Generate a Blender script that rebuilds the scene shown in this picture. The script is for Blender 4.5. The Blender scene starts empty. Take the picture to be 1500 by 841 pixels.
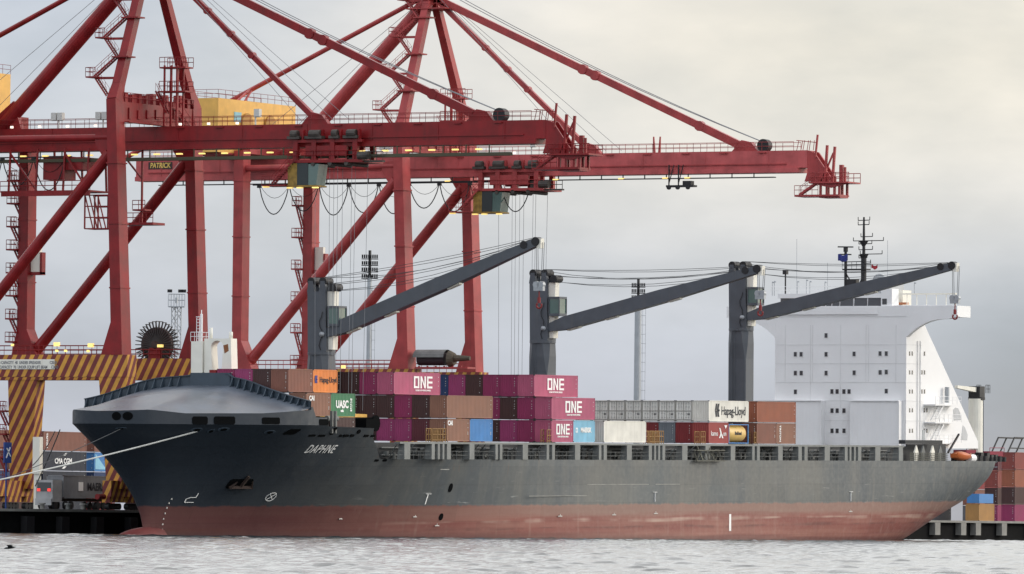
import bpy, math, random
import numpy as np
from mathutils import Vector, Matrix
random.seed(7)
R = math.radians
sc = bpy.context.scene
COL = sc.collection

# ------------------------------------------------------------------ survey: the lens, and sight lines used to measure real planes
F_PX, AZ, DIST, HCAM, ROLL, PX0, PY0 = 10773.08, .4727, 945.05, 2.0575, .0106, 846., 765.2
TRIM = .011
_c, _s = math.cos(AZ), math.sin(AZ)
FW, RI, UP = Vector((_c, _s, 0)), Vector((_s, -_c, 0)), Vector((0, 0, 1))
CAM = Vector((0, -15, 0)) - FW * DIST
CAM.z = HCAM
def ray(px, py):
    a, b = px - PX0, py - PY0
    x, y = a * math.cos(ROLL) + b * math.sin(ROLL), -a * math.sin(ROLL) + b * math.cos(ROLL)
    return FW * F_PX + RI * x - UP * y
SHIP_M = Matrix.Rotation(-TRIM, 4, 'Y')
SHIP_I = SHIP_M.inverted().to_3x3()
def _hit(o, d, X, Y, Z):
    i, v = (0, X) if X is not None else ((1, Y) if Y is not None else (2, Z))
    return o + d * ((v - o[i]) / d[i])
def W(px, py, X=None, Y=None, Z=None):          # point of a world plane
    return _hit(CAM, ray(px, py), X, Y, Z)
def S(px, py, X=None, Y=None, Z=None):          # point of a plane of the ship
    return _hit(SHIP_I @ CAM, SHIP_I @ ray(px, py), X, Y, Z)
def PD(px, py, depth):                          # point at a distance
    return CAM + ray(px, py) * (depth / F_PX)

# ------------------------------------------------------------------ materials
MATS = {}
def nn(nt, typ, **kw):
    n = nt.nodes.new(typ)
    for k, v in kw.items():
        setattr(n, k, v)
    return n
def mat(name, col, rough=.6, metal=0., var=.12, streak=0., scale=.6, dirt=(.12, .08, .06), spec=.4, bump=0., emit=None):
    if name in MATS:
        return MATS[name]
    m = bpy.data.materials.new(name); m.use_nodes = True
    nt = m.node_tree; b = nt.nodes['Principled BSDF']; L = nt.links.new
    b.inputs['Roughness'].default_value = rough; b.inputs['Metallic'].default_value = metal
    b.inputs['Specular IOR Level'].default_value = spec
    if emit:
        b.inputs['Base Color'].default_value = (*col, 1)
        b.inputs['Emission Color'].default_value = (*col, 1); b.inputs['Emission Strength'].default_value = emit
    else:
        tc = nn(nt, 'ShaderNodeTexCoord')
        no = nn(nt, 'ShaderNodeTexNoise'); no.inputs['Scale'].default_value = scale; no.inputs['Detail'].default_value = 6
        L(tc.outputs['Object'], no.inputs['Vector'])
        mr = nn(nt, 'ShaderNodeMapRange'); mr.inputs[1].default_value = .3; mr.inputs[2].default_value = .7
        mr.inputs[3].default_value = 1 - var; mr.inputs[4].default_value = 1 + var
        L(no.outputs['Fac'], mr.inputs[0])
        mx = nn(nt, 'ShaderNodeMix', data_type='RGBA', blend_type='MULTIPLY'); mx.inputs[0].default_value = 1
        mx.inputs[6].default_value = (*col, 1); L(mr.outputs[0], mx.inputs[7])
        out = mx.outputs[2]
        if streak:
            mp = nn(nt, 'ShaderNodeMapping'); mp.inputs['Scale'].default_value = (1.6, 1.6, .12)
            L(tc.outputs['Object'], mp.inputs[0])
            n2 = nn(nt, 'ShaderNodeTexNoise'); n2.inputs['Scale'].default_value = 1.3; n2.inputs['Detail'].default_value = 5
            L(mp.outputs[0], n2.inputs['Vector'])
            r2 = nn(nt, 'ShaderNodeMapRange'); r2.inputs[1].default_value = .55; r2.inputs[2].default_value = .8
            r2.inputs[3].default_value = 0; r2.inputs[4].default_value = streak
            L(n2.outputs['Fac'], r2.inputs[0])
            m2 = nn(nt, 'ShaderNodeMix', data_type='RGBA'); L(r2.outputs[0], m2.inputs[0]); L(out, m2.inputs[6])
            m2.inputs[7].default_value = (*dirt, 1); out = m2.outputs[2]
        L(out, b.inputs['Base Color'])
        rr = nn(nt, 'ShaderNodeMapRange'); rr.inputs[3].default_value = rough - .1; rr.inputs[4].default_value = min(1, rough + .12)
        L(no.outputs['Fac'], rr.inputs[0]); L(rr.outputs[0], b.inputs['Roughness'])
        if bump:
            bp = nn(nt, 'ShaderNodeBump'); bp.inputs['Strength'].default_value = bump; bp.inputs['Distance'].default_value = .05
            L(no.outputs['Fac'], bp.inputs['Height']); L(bp.outputs[0], b.inputs['Normal'])
    MATS[name] = m
    return m

def mat_stripes(name, red, yel):
    m = bpy.data.materials.new(name); m.use_nodes = True
    nt = m.node_tree; b = nt.nodes['Principled BSDF']; L = nt.links.new
    b.inputs['Roughness'].default_value = .6
    tc = nn(nt, 'ShaderNodeTexCoord'); sp = nn(nt, 'ShaderNodeSeparateXYZ'); L(tc.outputs['Object'], sp.inputs[0])
    def mth(op, a, c):
        n = nn(nt, 'ShaderNodeMath', operation=op)
        for i, v in enumerate((a, c)):
            if isinstance(v, (int, float)): n.inputs[i].default_value = v
            else: L(v, n.inputs[i])
        return n.outputs[0]
    e = mth('SUBTRACT', sp.outputs['X'], sp.outputs['Y'])
    e = mth('SUBTRACT', e, mth('MULTIPLY', sp.outputs['Z'], .52))
    fr = mth('FRACT', mth('DIVIDE', e, 1.27), 0)
    st = mth('GREATER_THAN', fr, .52)
    no = nn(nt, 'ShaderNodeTexNoise'); no.inputs['Scale'].default_value = .8; no.inputs['Detail'].default_value = 6
    L(tc.outputs['Object'], no.inputs['Vector'])
    mx = nn(nt, 'ShaderNodeMix', data_type='RGBA'); L(st, mx.inputs[0]); mx.inputs[6].default_value = (*red, 1); mx.inputs[7].default_value = (*yel, 1)
    mr = nn(nt, 'ShaderNodeMapRange'); mr.inputs[1].default_value = .3; mr.inputs[2].default_value = .7; mr.inputs[3].default_value = .7; mr.inputs[4].default_value = 1.15
    L(no.outputs['Fac'], mr.inputs[0])
    m2 = nn(nt, 'ShaderNodeMix', data_type='RGBA', blend_type='MULTIPLY'); m2.inputs[0].default_value = 1
    L(mx.outputs[2], m2.inputs[6]); L(mr.outputs[0], m2.inputs[7]); L(m2.outputs[2], b.inputs['Base Color'])
    return m

def mat_hull():
    m = bpy.data.materials.new('hull_paint'); m.use_nodes = True
    nt = m.node_tree; b = nt.nodes['Principled BSDF']; L = nt.links.new
    tc = nn(nt, 'ShaderNodeTexCoord'); sp = nn(nt, 'ShaderNodeSeparateXYZ'); L(tc.outputs['Object'], sp.inputs[0])
    def noise(scale, det, mscale):
        mp = nn(nt, 'ShaderNodeMapping'); mp.inputs['Scale'].default_value = mscale; L(tc.outputs['Object'], mp.inputs[0])
        n = nn(nt, 'ShaderNodeTexNoise'); n.inputs['Scale'].default_value = scale; n.inputs['Detail'].default_value = det
        L(mp.outputs[0], n.inputs['Vector']); return n.outputs['Fac']
    def mrange(v, a, c, d, e):
        n = nn(nt, 'ShaderNodeMapRange'); L(v, n.inputs[0])
        for i, q in enumerate((a, c, d, e)): n.inputs[i + 1].default_value = q
        return n.outputs[0]
    def mix(f, a, c, bl='MIX'):
        n = nn(nt, 'ShaderNodeMix', data_type='RGBA', blend_type=bl)
        for i, q in ((0, f), (6, a), (7, c)):
            if isinstance(q, tuple): n.inputs[i].default_value = (*q, 1)
            elif isinstance(q, (int, float)): n.inputs[i].default_value = q
            else: L(q, n.inputs[i])
        return n.outputs[2]
    big = noise(.09, 4, (1, 1, 1.6)); st1 = noise(.9, 6, (1, 1, .05)); st2 = noise(.35, 5, (1, 1, .12)); fine = noise(1.4, 8, (1, 1, 1.2)); hor = noise(.5, 5, (.08, .08, 2.2))
    # topside grey: faded paint with pale runs; shade of the bow flare painted in forward of the shoulder
    grey = mix(mrange(st2, .4, .68, 0, .8), HULL_G, HULL_G2)
    grey = mix(mrange(st1, .56, .78, 0, .55), grey, (.19, .185, .17))
    grey = mix(mrange(big, .42, .66, 0, .35), grey, (.13, .135, .125))
    grey = mix(mrange(fine, .66, .8, 0, .4), grey, (.23, .225, .21))
    sc_ = noise(1.1, 8, (.25, .25, 2.2)); sz = mrange(sp.outputs['Z'], 5.0, 8.2, .8, .12)
    sm = nn(nt, 'ShaderNodeMath', operation='MULTIPLY'); L(mrange(sc_, .64, .74, 0, 1), sm.inputs[0]); L(sz, sm.inputs[1])
    grey = mix(sm.outputs[0], grey, (.34, .35, .34))
    grey = mix(mrange(noise(.045, 3, (1, 1, 1.2)), .5, .66, 0, .45), grey, (.155, .15, .13))
    grey = mix(mrange(noise(.06, 3, (1, 1, 1.2)), .54, .7, 0, .5), grey, (.075, .095, .105))
    # rust runs below the deck edge, plate seams
    run_ = noise(2.2, 4, (1, 1, .035)); rz = mrange(sp.outputs['Z'], 5.5, 9.6, 0, 1)
    rm = nn(nt, 'ShaderNodeMath', operation='MULTIPLY'); L(mrange(run_, .64, .74, 0, .55), rm.inputs[0]); L(rz, rm.inputs[1])
    grey = mix(rm.outputs[0], grey, (.17, .10, .065))
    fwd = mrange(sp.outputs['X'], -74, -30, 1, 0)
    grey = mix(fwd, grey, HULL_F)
    red = mix(mrange(hor, .38, .66, 0, .8), HULL_R, (.28, .125, .095))
    red = mix(mrange(st1, .58, .8, 0, .4), red, (.34, .23, .185))
    red = mix(mrange(st2, .56, .74, 0, .35), red, (.16, .05, .045))
    red = mix(mrange(fine, .6, .8, 0, .35), red, (.36, .22, .18))
    red = mix(mrange(sp.outputs['X'], -64, -14, .85, 0), red, (.085, .032, .034))  # darker red towards the bow: shade under the flare painted in
    zz = nn(nt, 'ShaderNodeMath', operation='MULTIPLY_ADD'); L(hor, zz.inputs[0]); zz.inputs[1].default_value = 1.4; L(sp.outputs['Z'], zz.inputs[2])
    up_ = nn(nt, 'ShaderNodeMath', operation='MULTIPLY'); L(mrange(zz.outputs[0], 3.2, 4.1, 0, .75), up_.inputs[0]); L(mrange(sp.outputs['X'], -50, 0, .1, 1), up_.inputs[1])
    red = mix(up_.outputs[0], red, (.235, .155, .125))
    pb = nn(nt, 'ShaderNodeMath', operation='MULTIPLY'); L(mrange(zz.outputs[0], 2.72, 2.95, 0, 1), pb.inputs[0]); L(mrange(zz.outputs[0], 3.05, 3.3, 1, 0), pb.inputs[1])
    pc = nn(nt, 'ShaderNodeMath', operation='MULTIPLY'); L(pb.outputs[0], pc.inputs[0]); L(mrange(noise(.12, 3, (1, 1, .1)), .45, .62, 0, .6), pc.inputs[1])
    pd = nn(nt, 'ShaderNodeMath', operation='MULTIPLY'); L(pc.outputs[0], pd.inputs[0]); L(mrange(sp.outputs['X'], -45, -20, 0, 1), pd.inputs[1])
    red = mix(pd.outputs[0], red, (.50, .38, .31))
    db = nn(nt, 'ShaderNodeMath', operation='MULTIPLY'); L(mrange(zz.outputs[0], 1.75, 1.95, 0, 1), db.inputs[0]); L(mrange(zz.outputs[0], 2.05, 2.3, 1, 0), db.inputs[1])
    dc = nn(nt, 'ShaderNodeMath', operation='MULTIPLY'); L(db.outputs[0], dc.inputs[0]); L(mrange(noise(.15, 3, (1, 1, .1)), .42, .55, 0, .7), dc.inputs[1])
    red = mix(dc.outputs[0], red, (.12, .04, .033))
    # wet band just over the waterline (world z = x*sin t + z)
    wl = nn(nt, 'ShaderNodeMath', operation='MULTIPLY_ADD'); L(sp.outputs['X'], wl.inputs[0]); wl.inputs[1].default_value = TRIM; L(sp.outputs['Z'], wl.inputs[2])
    wn = nn(nt, 'ShaderNodeMath', operation='MULTIPLY_ADD'); L(hor, wn.inputs[0]); wn.inputs[1].default_value = .8; L(wl.outputs[0], wn.inputs[2])
    red = mix(mrange(wn.outputs[0], .5, 1.3, .65, 0), red, (.075, .03, .027))
    jig = nn(nt, 'ShaderNodeMath', operation='MULTIPLY_ADD'); L(st1, jig.inputs[0]); jig.inputs[1].default_value = -.6; L(sp.outputs['Z'], jig.inputs[2])
    cb_ = nn(nt, 'ShaderNodeCombineXYZ'); L(sp.outputs['X'], cb_.inputs[0]); L(sp.outputs['Z'], cb_.inputs[1])
    bk = nn(nt, 'ShaderNodeTexBrick'); L(cb_.outputs[0], bk.inputs['Vector']); bk.inputs['Scale'].default_value = 1.; bk.inputs['Brick Width'].default_value = 9.5; bk.inputs['Row Height'].default_value = 2.3
    bk.inputs['Mortar Size'].default_value = .035; bk.inputs['Mortar Smooth'].default_value = .4; bk.inputs['Color1'].default_value = (.93, .93, .93, 1); bk.inputs['Color2'].default_value = (1.06, 1.06, 1.06, 1); bk.inputs['Mortar'].default_value = (.80, .79, .78, 1)
    f = mrange(jig.outputs[0], ZPAINT - .42, ZPAINT - .2, 0, 1)
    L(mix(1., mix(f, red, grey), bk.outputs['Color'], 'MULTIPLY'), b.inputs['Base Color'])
    L(mrange(fine, .3, .7, .42, .62), b.inputs['Roughness'])
    b.inputs['Specular IOR Level'].default_value = .35
    bp = nn(nt, 'ShaderNodeBump'); bp.inputs['Strength'].default_value = .25; bp.inputs['Distance'].default_value = .3
    pl = noise(.22, 2, (1, 1, 1)); L(pl, bp.inputs['Height']); L(bp.outputs[0], b.inputs['Normal'])
    return m

CRED, CRED2, CYEL = (.205, .012, .014), (.33, .05, .05), (.50, .27, .035)
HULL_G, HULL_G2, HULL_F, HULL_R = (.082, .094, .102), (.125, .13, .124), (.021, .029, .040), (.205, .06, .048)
ZPAINT = 4.34
M_RED1 = mat('crane_red_paint', CRED, .38, var=.22, streak=.45, dirt=(.07, .015, .015), spec=.25)
M_RED2 = mat('hazed_crane_red_paint', CRED2, .38, var=.2, streak=.4, dirt=(.13, .03, .03), spec=.25)  # far crane, paler than the near one: haze put into its red
M_RED2B = mat('hazed_boom_paint', (.43, .088, .088), .42, var=.2, streak=.35, dirt=(.2, .05, .05), spec=.25)  # still paler red for the far girder and boom, haze painted in
M_YEL = mat('machinery_yellow_paint', (.72, .42, .10), .55, var=.12, streak=.3, dirt=(.3, .17, .06))
M_STR1 = mat_stripes('hazard_stripe_paint', (.17, .02, .02), (.58, .28, .035))
M_STR2 = mat_stripes('hazed_stripe_paint', (.22, .035, .03), (.5, .26, .045))  # far crane's stripes, muted to go with its painted-in haze
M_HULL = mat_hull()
M_DECKG = mat('ship_grey_paint', (.17, .18, .175), .55, var=.18, streak=.3, dirt=(.2, .16, .12))
M_DARKG = mat('dark_hatch_paint', (.03, .032, .034), .7, var=.3)
M_BOWG = mat('whaleback_grey_paint', (.085, .102, .128), .36, var=.3, streak=.3, scale=.25, dirt=(.24, .22, .2))
M_BREAK = mat('breakwater_paint', (.04, .058, .078), .5, var=.2)
M_CRANEG = mat('deck_crane_paint', (.075, .085, .10), .5, var=.12, streak=.2, dirt=(.16, .14, .12))
M_WHITE = mat('ship_white_paint', (.77, .77, .77), .45, var=.035, streak=.06, scale=.25, dirt=(.6, .55, .48))
M_CREAM = mat('weathered_white_paint', (.74, .72, .64), .55, var=.06, streak=.25, dirt=(.45, .35, .24))
M_RUST = mat('rust_stain', (.22, .09, .04), .9, var=.3)
M_GLASS = mat('dark_window_glass', (.035, .04, .048), .15, var=.02, spec=.6)
M_GGLASS = mat('green_cab_glass', (.055, .11, .10), .12, var=.1, spec=.6)
M_BLACK = mat('black_steel', (.014, .014, .016), .55, var=.3)
M_VOID = mat('dark_opening', (.004, .0045, .005), .9, var=.1, spec=.05)
M_DSTEEL = mat('dull_deck_steel', (.13, .135, .13), .6, var=.35)
M_STEEL = mat('galvanised_steel', (.34, .36, .38), .45, metal=.3, var=.1)
M_CABLE = mat('wire_rope', (.045, .048, .052), .6, var=.1)
M_PCABLE = mat('pale_wire_rope', (.22, .23, .24), .6, var=.1)
M_ROPE = mat('pale_mooring_rope', (.62, .62, .58), .8, var=.1)
M_ROPED = mat('grey_mooring_rope', (.12, .12, .12), .8, var=.1)
M_TEXT = mat('white_lettering', (.82, .82, .80), .6, var=.05)
M_TEXTK = mat('black_lettering', (.02, .022, .03), .6, var=.05)
M_TEXTB = mat('blue_lettering', (.03, .06, .30), .6, var=.05)
M_LAMP = mat('lit_yellow_lamp', (1., .72, .22), emit=.85)
M_LAMPW = mat('lit_white_lamp', (1., .86, .72), emit=1.1)
M_TAIL = mat('lit_red_lamp', (1., .06, .05), emit=.8)
M_LAMPOFF = mat('lamp_glass', (.5, .5, .48), .2, var=.05)
M_CONC = mat('quay_concrete', (.22, .215, .20), .85, var=.2, streak=.3)
M_QDARK = mat('shaded_quay_face', (.006, .006, .0065), .9, var=.4, spec=.1)  # near-black: the shade on the quay wall is put into its colour
M_ASPH = mat('asphalt', (.05, .05, .052), .9, var=.2, scale=.1)
M_ORANGE = mat('lifeboat_orange', (.48, .12, .03), .4, var=.06)
M_CAGE = mat('lashing_bin_paint', (.30, .17, .06), .7, var=.3)

# ------------------------------------------------------------------ mesh building
ORG = {}
class MB:
    done = False
    def __init__(s): s.v = []; s.f = []
    def quadbox(s, pts):                         # 8 points: bottom ring 0-3, top ring 4-7
        o = len(s.v); s.v += [tuple(p) for p in pts]
        for f in ((3, 2, 1, 0), (4, 5, 6, 7), (0, 1, 5, 4), (1, 2, 6, 5), (2, 3, 7, 6), (3, 0, 4, 7)):
            s.f.append(tuple(o + i for i in f))
        return s
    def box(s, x0, x1, y0, y1, z0, z1):
        return s.quadbox([(x0, y0, z0), (x1, y0, z0), (x1, y1, z0), (x0, y1, z0), (x0, y0, z1), (x1, y0, z1), (x1, y1, z1), (x0, y1, z1)])
    def bar(s, a, b, w, h, w2=None, h2=None, up=(0, 0, 1)):   # box section; w across, h along 'up'
        a, b = Vector(a), Vector(b); d = (b - a).normalized(); u = Vector(up)
        if abs(d.dot(u)) > .98: u = Vector((1, 0, 0))
        r = d.cross(u).normalized(); u = r.cross(d).normalized()
        w2 = w if w2 is None else w2; h2 = h if h2 is None else h2
        def ring(p, ww, hh): return [p - r * ww / 2 - u * hh / 2, p + r * ww / 2 - u * hh / 2, p + r * ww / 2 + u * hh / 2, p - r * ww / 2 + u * hh / 2]
        o = len(s.v); s.v += [tuple(p) for p in ring(a, w, h) + ring(b, w2, h2)]
        for f in ((3, 2, 1, 0), (4, 5, 6, 7), (0, 1, 5, 4), (1, 2, 6, 5), (2, 3, 7, 6), (3, 0, 4, 7)):
            s.f.append(tuple(o + i for i in f))
        return s
    def tube(s, a, b, r, n=10, r2=None):
        a, b = Vector(a), Vector(b); d = (b - a).normalized(); u = Vector((0, 0, 1))
        if abs(d.z) > .95: u = Vector((1, 0, 0))
        x = d.cross(u).normalized(); y = d.cross(x); r2 = r if r2 is None else r2
        o = len(s.v)
        for p, q in ((a, r), (b, r2)):
            for i in range(n):
                t = 2 * math.pi * i / n; s.v.append(tuple(p + x * q * math.cos(t) + y * q * math.sin(t)))
        for i in range(n):
            j = (i + 1) % n; s.f.append((o + i, o + j, o + n + j, o + n + i))
        s.f.append(tuple(o + i for i in reversed(range(n)))); s.f.append(tuple(o + n + i for i in range(n)))
        return s
    def path(s, pts, r, n=5):
        for a, b in zip(pts, pts[1:]): s.tube(a, b, r, n)
        return s
    def prism(s, poly, fn, d0, d1):              # poly of (a,b); fn(a,b,d) -> xyz
        o = len(s.v); n = len(poly)
        s.v += [tuple(fn(a, b, d0)) for a, b in poly] + [tuple(fn(a, b, d1)) for a, b in poly]
        s.f.append(tuple(o + i for i in range(n))); s.f.append(tuple(o + n + i for i in reversed(range(n))))
        for i in range(n):
            j = (i + 1) % n; s.f.append((o + j, o + i, o + n + i, o + n + j))
        return s
    def grid(s, rows):                           # rows of points
        o = len(s.v); n = len(rows[0])
        for r in rows: s.v += [tuple(p) for p in r]
        for i in range(len(rows) - 1):
            for j in range(n - 1):
                s.f.append((o + i * n + j, o + i * n + j + 1, o + (i + 1) * n + j + 1, o + (i + 1) * n + j))
        return s
    def rail(s, a, b, h=1.1, step=2., r=.03):    # hand rail: posts and two rails
        a, b = Vector(a), Vector(b); n = max(1, round((b - a).length / step)); z = Vector((0, 0, h))
        for k in (1, .52): s.tube(a + z * k, b + z * k, r, 4)
        for i in range(n + 1):
            p = a.lerp(b, i / n); s.tube(p, p + z, r, 4)
        return s
    def stair(s, a, b, side, w=.8):              # flight with treads and rails
        a, b = Vector(a), Vector(b); sd = Vector(side).normalized() * w / 2
        for k in (-1, 1):
            s.bar(a + sd * k, b + sd * k, .06, .24); s.tube(a + sd * k + Vector((0, 0, 1)), b + sd * k + Vector((0, 0, 1)), .03, 4)
            for t in (0, .33, .67, 1):
                p = a.lerp(b, t) + sd * k; s.tube(p, p + Vector((0, 0, 1)), .025, 4)
        n = max(3, int((b - a).length / .35))
        for i in range(n):
            p = a.lerp(b, (i + .5) / n); s.bar(p - sd, p + sd, .22, .04)
        return s
    def mesh(s, name, off=None, smooth=False):
        me = bpy.data.meshes.new(name)
        v = s.v if off is None else [(x - off[0], y - off[1], z - off[2]) for x, y, z in s.v]
        me.from_pydata(v, [], s.f); me.update()
        if smooth: me.shade_smooth()
        return me
    def build(s, name, m, parent=None, label=None, smooth=False):
        off = ORG.get(parent.name) if parent else None
        o = bpy.data.objects.new(name, s.mesh(name, off, smooth)); COL.objects.link(o)
        o.data.materials.append(m)
        if parent:
            o.parent = parent
            if off is not None: ORG[o.name] = off
        if label: o['label'] = label
        return o
def empty(name, loc, label, cat, group=None, org=True):
    o = bpy.data.objects.new(name, None); COL.objects.link(o); o.location = loc; o.empty_display_size = 2
    tag(o, label, cat, group)
    if org: ORG[o.name] = tuple(loc)
    return o
def tag(o, label, cat, group=None):
    o['label'] = label; o['category'] = cat
    if group: o['group'] = group
def thing(mb, name, m, label, cat, group=None, smooth=False):   # one-mesh thing, origin at its base
    xs = np.array(mb.v); c = (float(xs[:, 0].mean()), float(xs[:, 1].mean()), float(xs[:, 2].min()))
    o = bpy.data.objects.new(name, mb.mesh(name, c, smooth)); COL.objects.link(o); o.location = c
    o.data.materials.append(m); tag(o, label, cat, group); ORG[o.name] = c
    return o
def text_geo(txt, size, bold=.0, shear=0., spacing=1.):
    cu = bpy.data.curves.new('t', 'FONT'); cu.body = txt; cu.size = size; cu.align_x = 'CENTER'; cu.align_y = 'CENTER'
    cu.offset = bold; cu.shear = shear; cu.extrude = .012; cu.space_character = spacing; cu.resolution_u = 3
    ob = bpy.data.objects.new('t', cu); COL.objects.link(ob)
    dg = bpy.context.evaluated_depsgraph_get(); me = bpy.data.meshes.new_from_object(ob.evaluated_get(dg))
    v = [tuple(q.co) for q in me.vertices]; f = [tuple(p.vertices) for p in me.polygons]
    bpy.data.objects.remove(ob); bpy.data.meshes.remove(me); bpy.data.curves.remove(cu)
    return v, f
def text_mb(txt, size, fn, mb=None, sx=1., **kw):       # fn(u, v, w) -> xyz
    v, f = text_geo(txt, size, **kw); mb = mb or MB(); o = len(mb.v)
    mb.v += [tuple(fn(x * sx, y, z)) for x, y, z in v]; mb.f += [tuple(o + i for i in q) for q in f]
    return mb

# ------------------------------------------------------------------ the ship
CY, HB = 1.1, 16.1                                # centre line, half beam
ship = bpy.data.objects.new('container_ship', None); COL.objects.link(ship)
ship.matrix_world = SHIP_M; ship.empty_display_size = 5
tag(ship, 'big grey container ship with red boot-top, white bridge house and three deck cranes', 'container ship')
def lerp_table(tab, x):
    if x <= tab[0][0]: return tab[0][1]
    for (a, p), (b, q) in zip(tab, tab[1:]):
        if x <= b: return p + (q - p) * (x - a) / (b - a)
    return tab[-1][1]
def smooth(a, b, x):
    t = min(1, max(0, (x - a) / (b - a))); return t * t * (3 - 2 * t)
STEM = [(-10, -78.5), (-3, -80.8), (1, -82.4), (3, -82.8), (5.5, -83.9), (8, -85.7), (10.5, -88.2), (12.5, -90.6), (14.1, -92.5), (16.5, -92.8)]
XS0 = -92.8
ZKN = 14.15                                       # foot of the vertical bulwark strip
def deck_half(X):                                 # plan of the side at deck level, rounding in at the stern
    return HB * (1 - .34 * smooth(127, 147, X) ** 1.5)
TOPB = [(0, 0), (.3, 1.9), (1.0, 3.5), (2.2, 5.0), (4.2, 6.4), (7, 8.1), (10.5, 10.2), (14.5, 12.5), (18.5, 14.4), (22.5, 15.5), (27, 15.95), (32, 16.1)]
def half(X, Z):
    Zc = min(Z, ZKN)
    xs = lerp_table(STEM, Zc)
    if X <= xs: return 0.
    k = min(1, max(0, (Zc - .5) / (ZKN - .5))) ** 1.25
    u = X - xs
    t = min(1, u / 82)
    b = k * lerp_table(TOPB, u) + (1 - k) * (1 - (1 - t) ** 1.6) ** 1.03 * HB
    if X > 60:                                    # run aft
        zb = run(X); zt = 11.; h = (zt - Zc) / (zt - zb)
        h = min(1, max(0, h)); m = 4.2 - 2.0 * smooth(70, 140, X)
        b = min(b, deck_half(X) * max(0, 1 - h ** m) ** (1 / (2. + 1.2 * (1 - smooth(70, 140, X)))))
    return b
def run(X):                                       # height of the bottom over the stern
    return lerp_table([(60, -10), (84, -8.6), (98, -6.4), (108, -4.2), (117, -2.0), (124, -.1), (130.5, 1.7), (136.5, 3.7), (141, 5.7), (144, 7.6), (145.4, 9.4)], X)
def hull_hit(px, py, out=.03):                    # where a sight line meets the port side
    o, d = SHIP_I @ CAM, SHIP_I @ ray(px, py); d = d / d.x
    a, last = None, None
    for i in range(4000):
        p = o + d * (-110 - o.x + i * .06)
        f = p.y - (CY - half(p.x, p.z))
        if last is not None and last < 0 <= f and half(p.x, p.z) > .05: return Vector((p.x, CY - half(p.x, p.z) - out, p.z))
        last = f
    return Vector((p.x, CY - HB, p.z))
def side(x, z, out=.03): return Vector((x, CY - half(x, z) - out, z))

ZD = 10.1                                         # main deck
P_ = lambda px, py: (lambda q: (q.x, q.z))(S(px, py, Y=CY - HB))
XW, ZWt = P_(463, 599)                            # shoulder of the whaleback
_q0, _q1, _q2, _q3 = S(151, 601, Y=CY), hull_hit(216, 600), hull_hit(268, 605.5), hull_hit(384, 605.5)
prof = [(-97, _q0.z - .5), (_q0.x, _q0.z), (_q1.x, _q1.z), (_q2.x, _q2.z), (_q3.x, _q3.z), (XW - 1, (_q3.z + 16.4) / 2), (XW, 16.4)] + [P_(*q) for q in ((465.5, 603), (467.5, 611.5), (481.5, 612), (482.5, 624.5), (550, 627.5), (554, 640), (566, 655))]
x_end, _ = P_(579, 674)
prof += [(x_end, ZD), (150, ZD)]
top_z = lambda X: lerp_table(prof, X)
xs = sorted(set([XS0 + 28 * (i / 26) ** 1.7 for i in range(27)] + [round(p[0], 3) for p in prof if -90 < p[0] < 120] + [x_end + 1.5, -50, -44, -36, -28, -20, -10, 0, 15, 30, 45, 55, 65, 72, 78] + [82 + 2.2 * i for i in range(28)] + [143, 144.4, 145.4]))
zlow = [-9.5, -6, -3, -1, .6, 2, 3.2, 4.3, 5.4, 6.5, 7.6, 8.8, ZD]
for sgn in (1,):
    rows_p, rows_s = [], []
    for X in xs:
        zs = []
        if X > 60: zb = run(X) + .02; zs = [zb + (ZD - zb) * ((z + 9.5) / (ZD + 9.5)) for z in zlow]
        else: zs = list(zlow)
        tz = max(top_z(X), ZD + .002)
        up = [ZD + (min(ZKN, tz) - ZD) * k / 6 for k in range(1, 7)]
        zs += up + [ZKN + (tz - ZKN) * k / 2 if tz > ZKN else tz + .001 * k for k in (1, 2)]
        rp, rs = [], []
        for z in zs:
            x0 = lerp_table(STEM, min(z, ZKN)); w = max(0, 1 - (X - XS0) / 30) ** 1.3
            xx = X + (x0 - XS0) * w
            hb = half(xx, z) if X > XS0 + .05 else 0.
            rp.append((xx, CY - hb, z)); rs.append((xx, CY + hb, z))
        rows_p.append(rp); rows_s.append(rs)
    hull = MB().grid(rows_p)
    hull.grid([r[::-1] for r in rows_s])
    n = len(hull.f)
    tr_p, tr_s = rows_p[-1], rows_s[-1]
    hull.grid([tr_p, tr_s])
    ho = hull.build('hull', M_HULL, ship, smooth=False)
    me = ho.data
    for p in me.polygons: p.use_smooth = True
    me.set_sharp_from_angle(angle=R(24))

# decks
dk = MB()
for a, b in zip(xs, xs[1:]):
    if b <= -60 or a >= 145.3: continue
    ha, hb = half(a, ZD) - .12, half(b, ZD) - .12
    dk.v += [(a, CY - ha, ZD - .12), (b, CY - hb, ZD - .12), (b, CY + hb, ZD - .12), (a, CY + ha, ZD - .12)]
    o = len(dk.v) - 4; dk.f.append((o, o + 1, o + 2, o + 3))
dk.build('main_deck', M_DECKG, ship)
dk = MB(); fx = [XW - 1 + i * (x_end - 9 - XW) / 8 for i in range(9)]
dk.grid([[(x, CY - half(x, 13.2) + .15, 13.2) for x in fx], [(x, CY + half(x, 13.2) - .15, 13.2) for x in fx]])
_h = half(fx[-1], ZD) - .4; dk.box(fx[-1] - .2, fx[-1], CY - _h, CY + _h, ZD - .1, 13.19)
dk.build('forecastle_deck', M_DECKG, ship)

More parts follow.
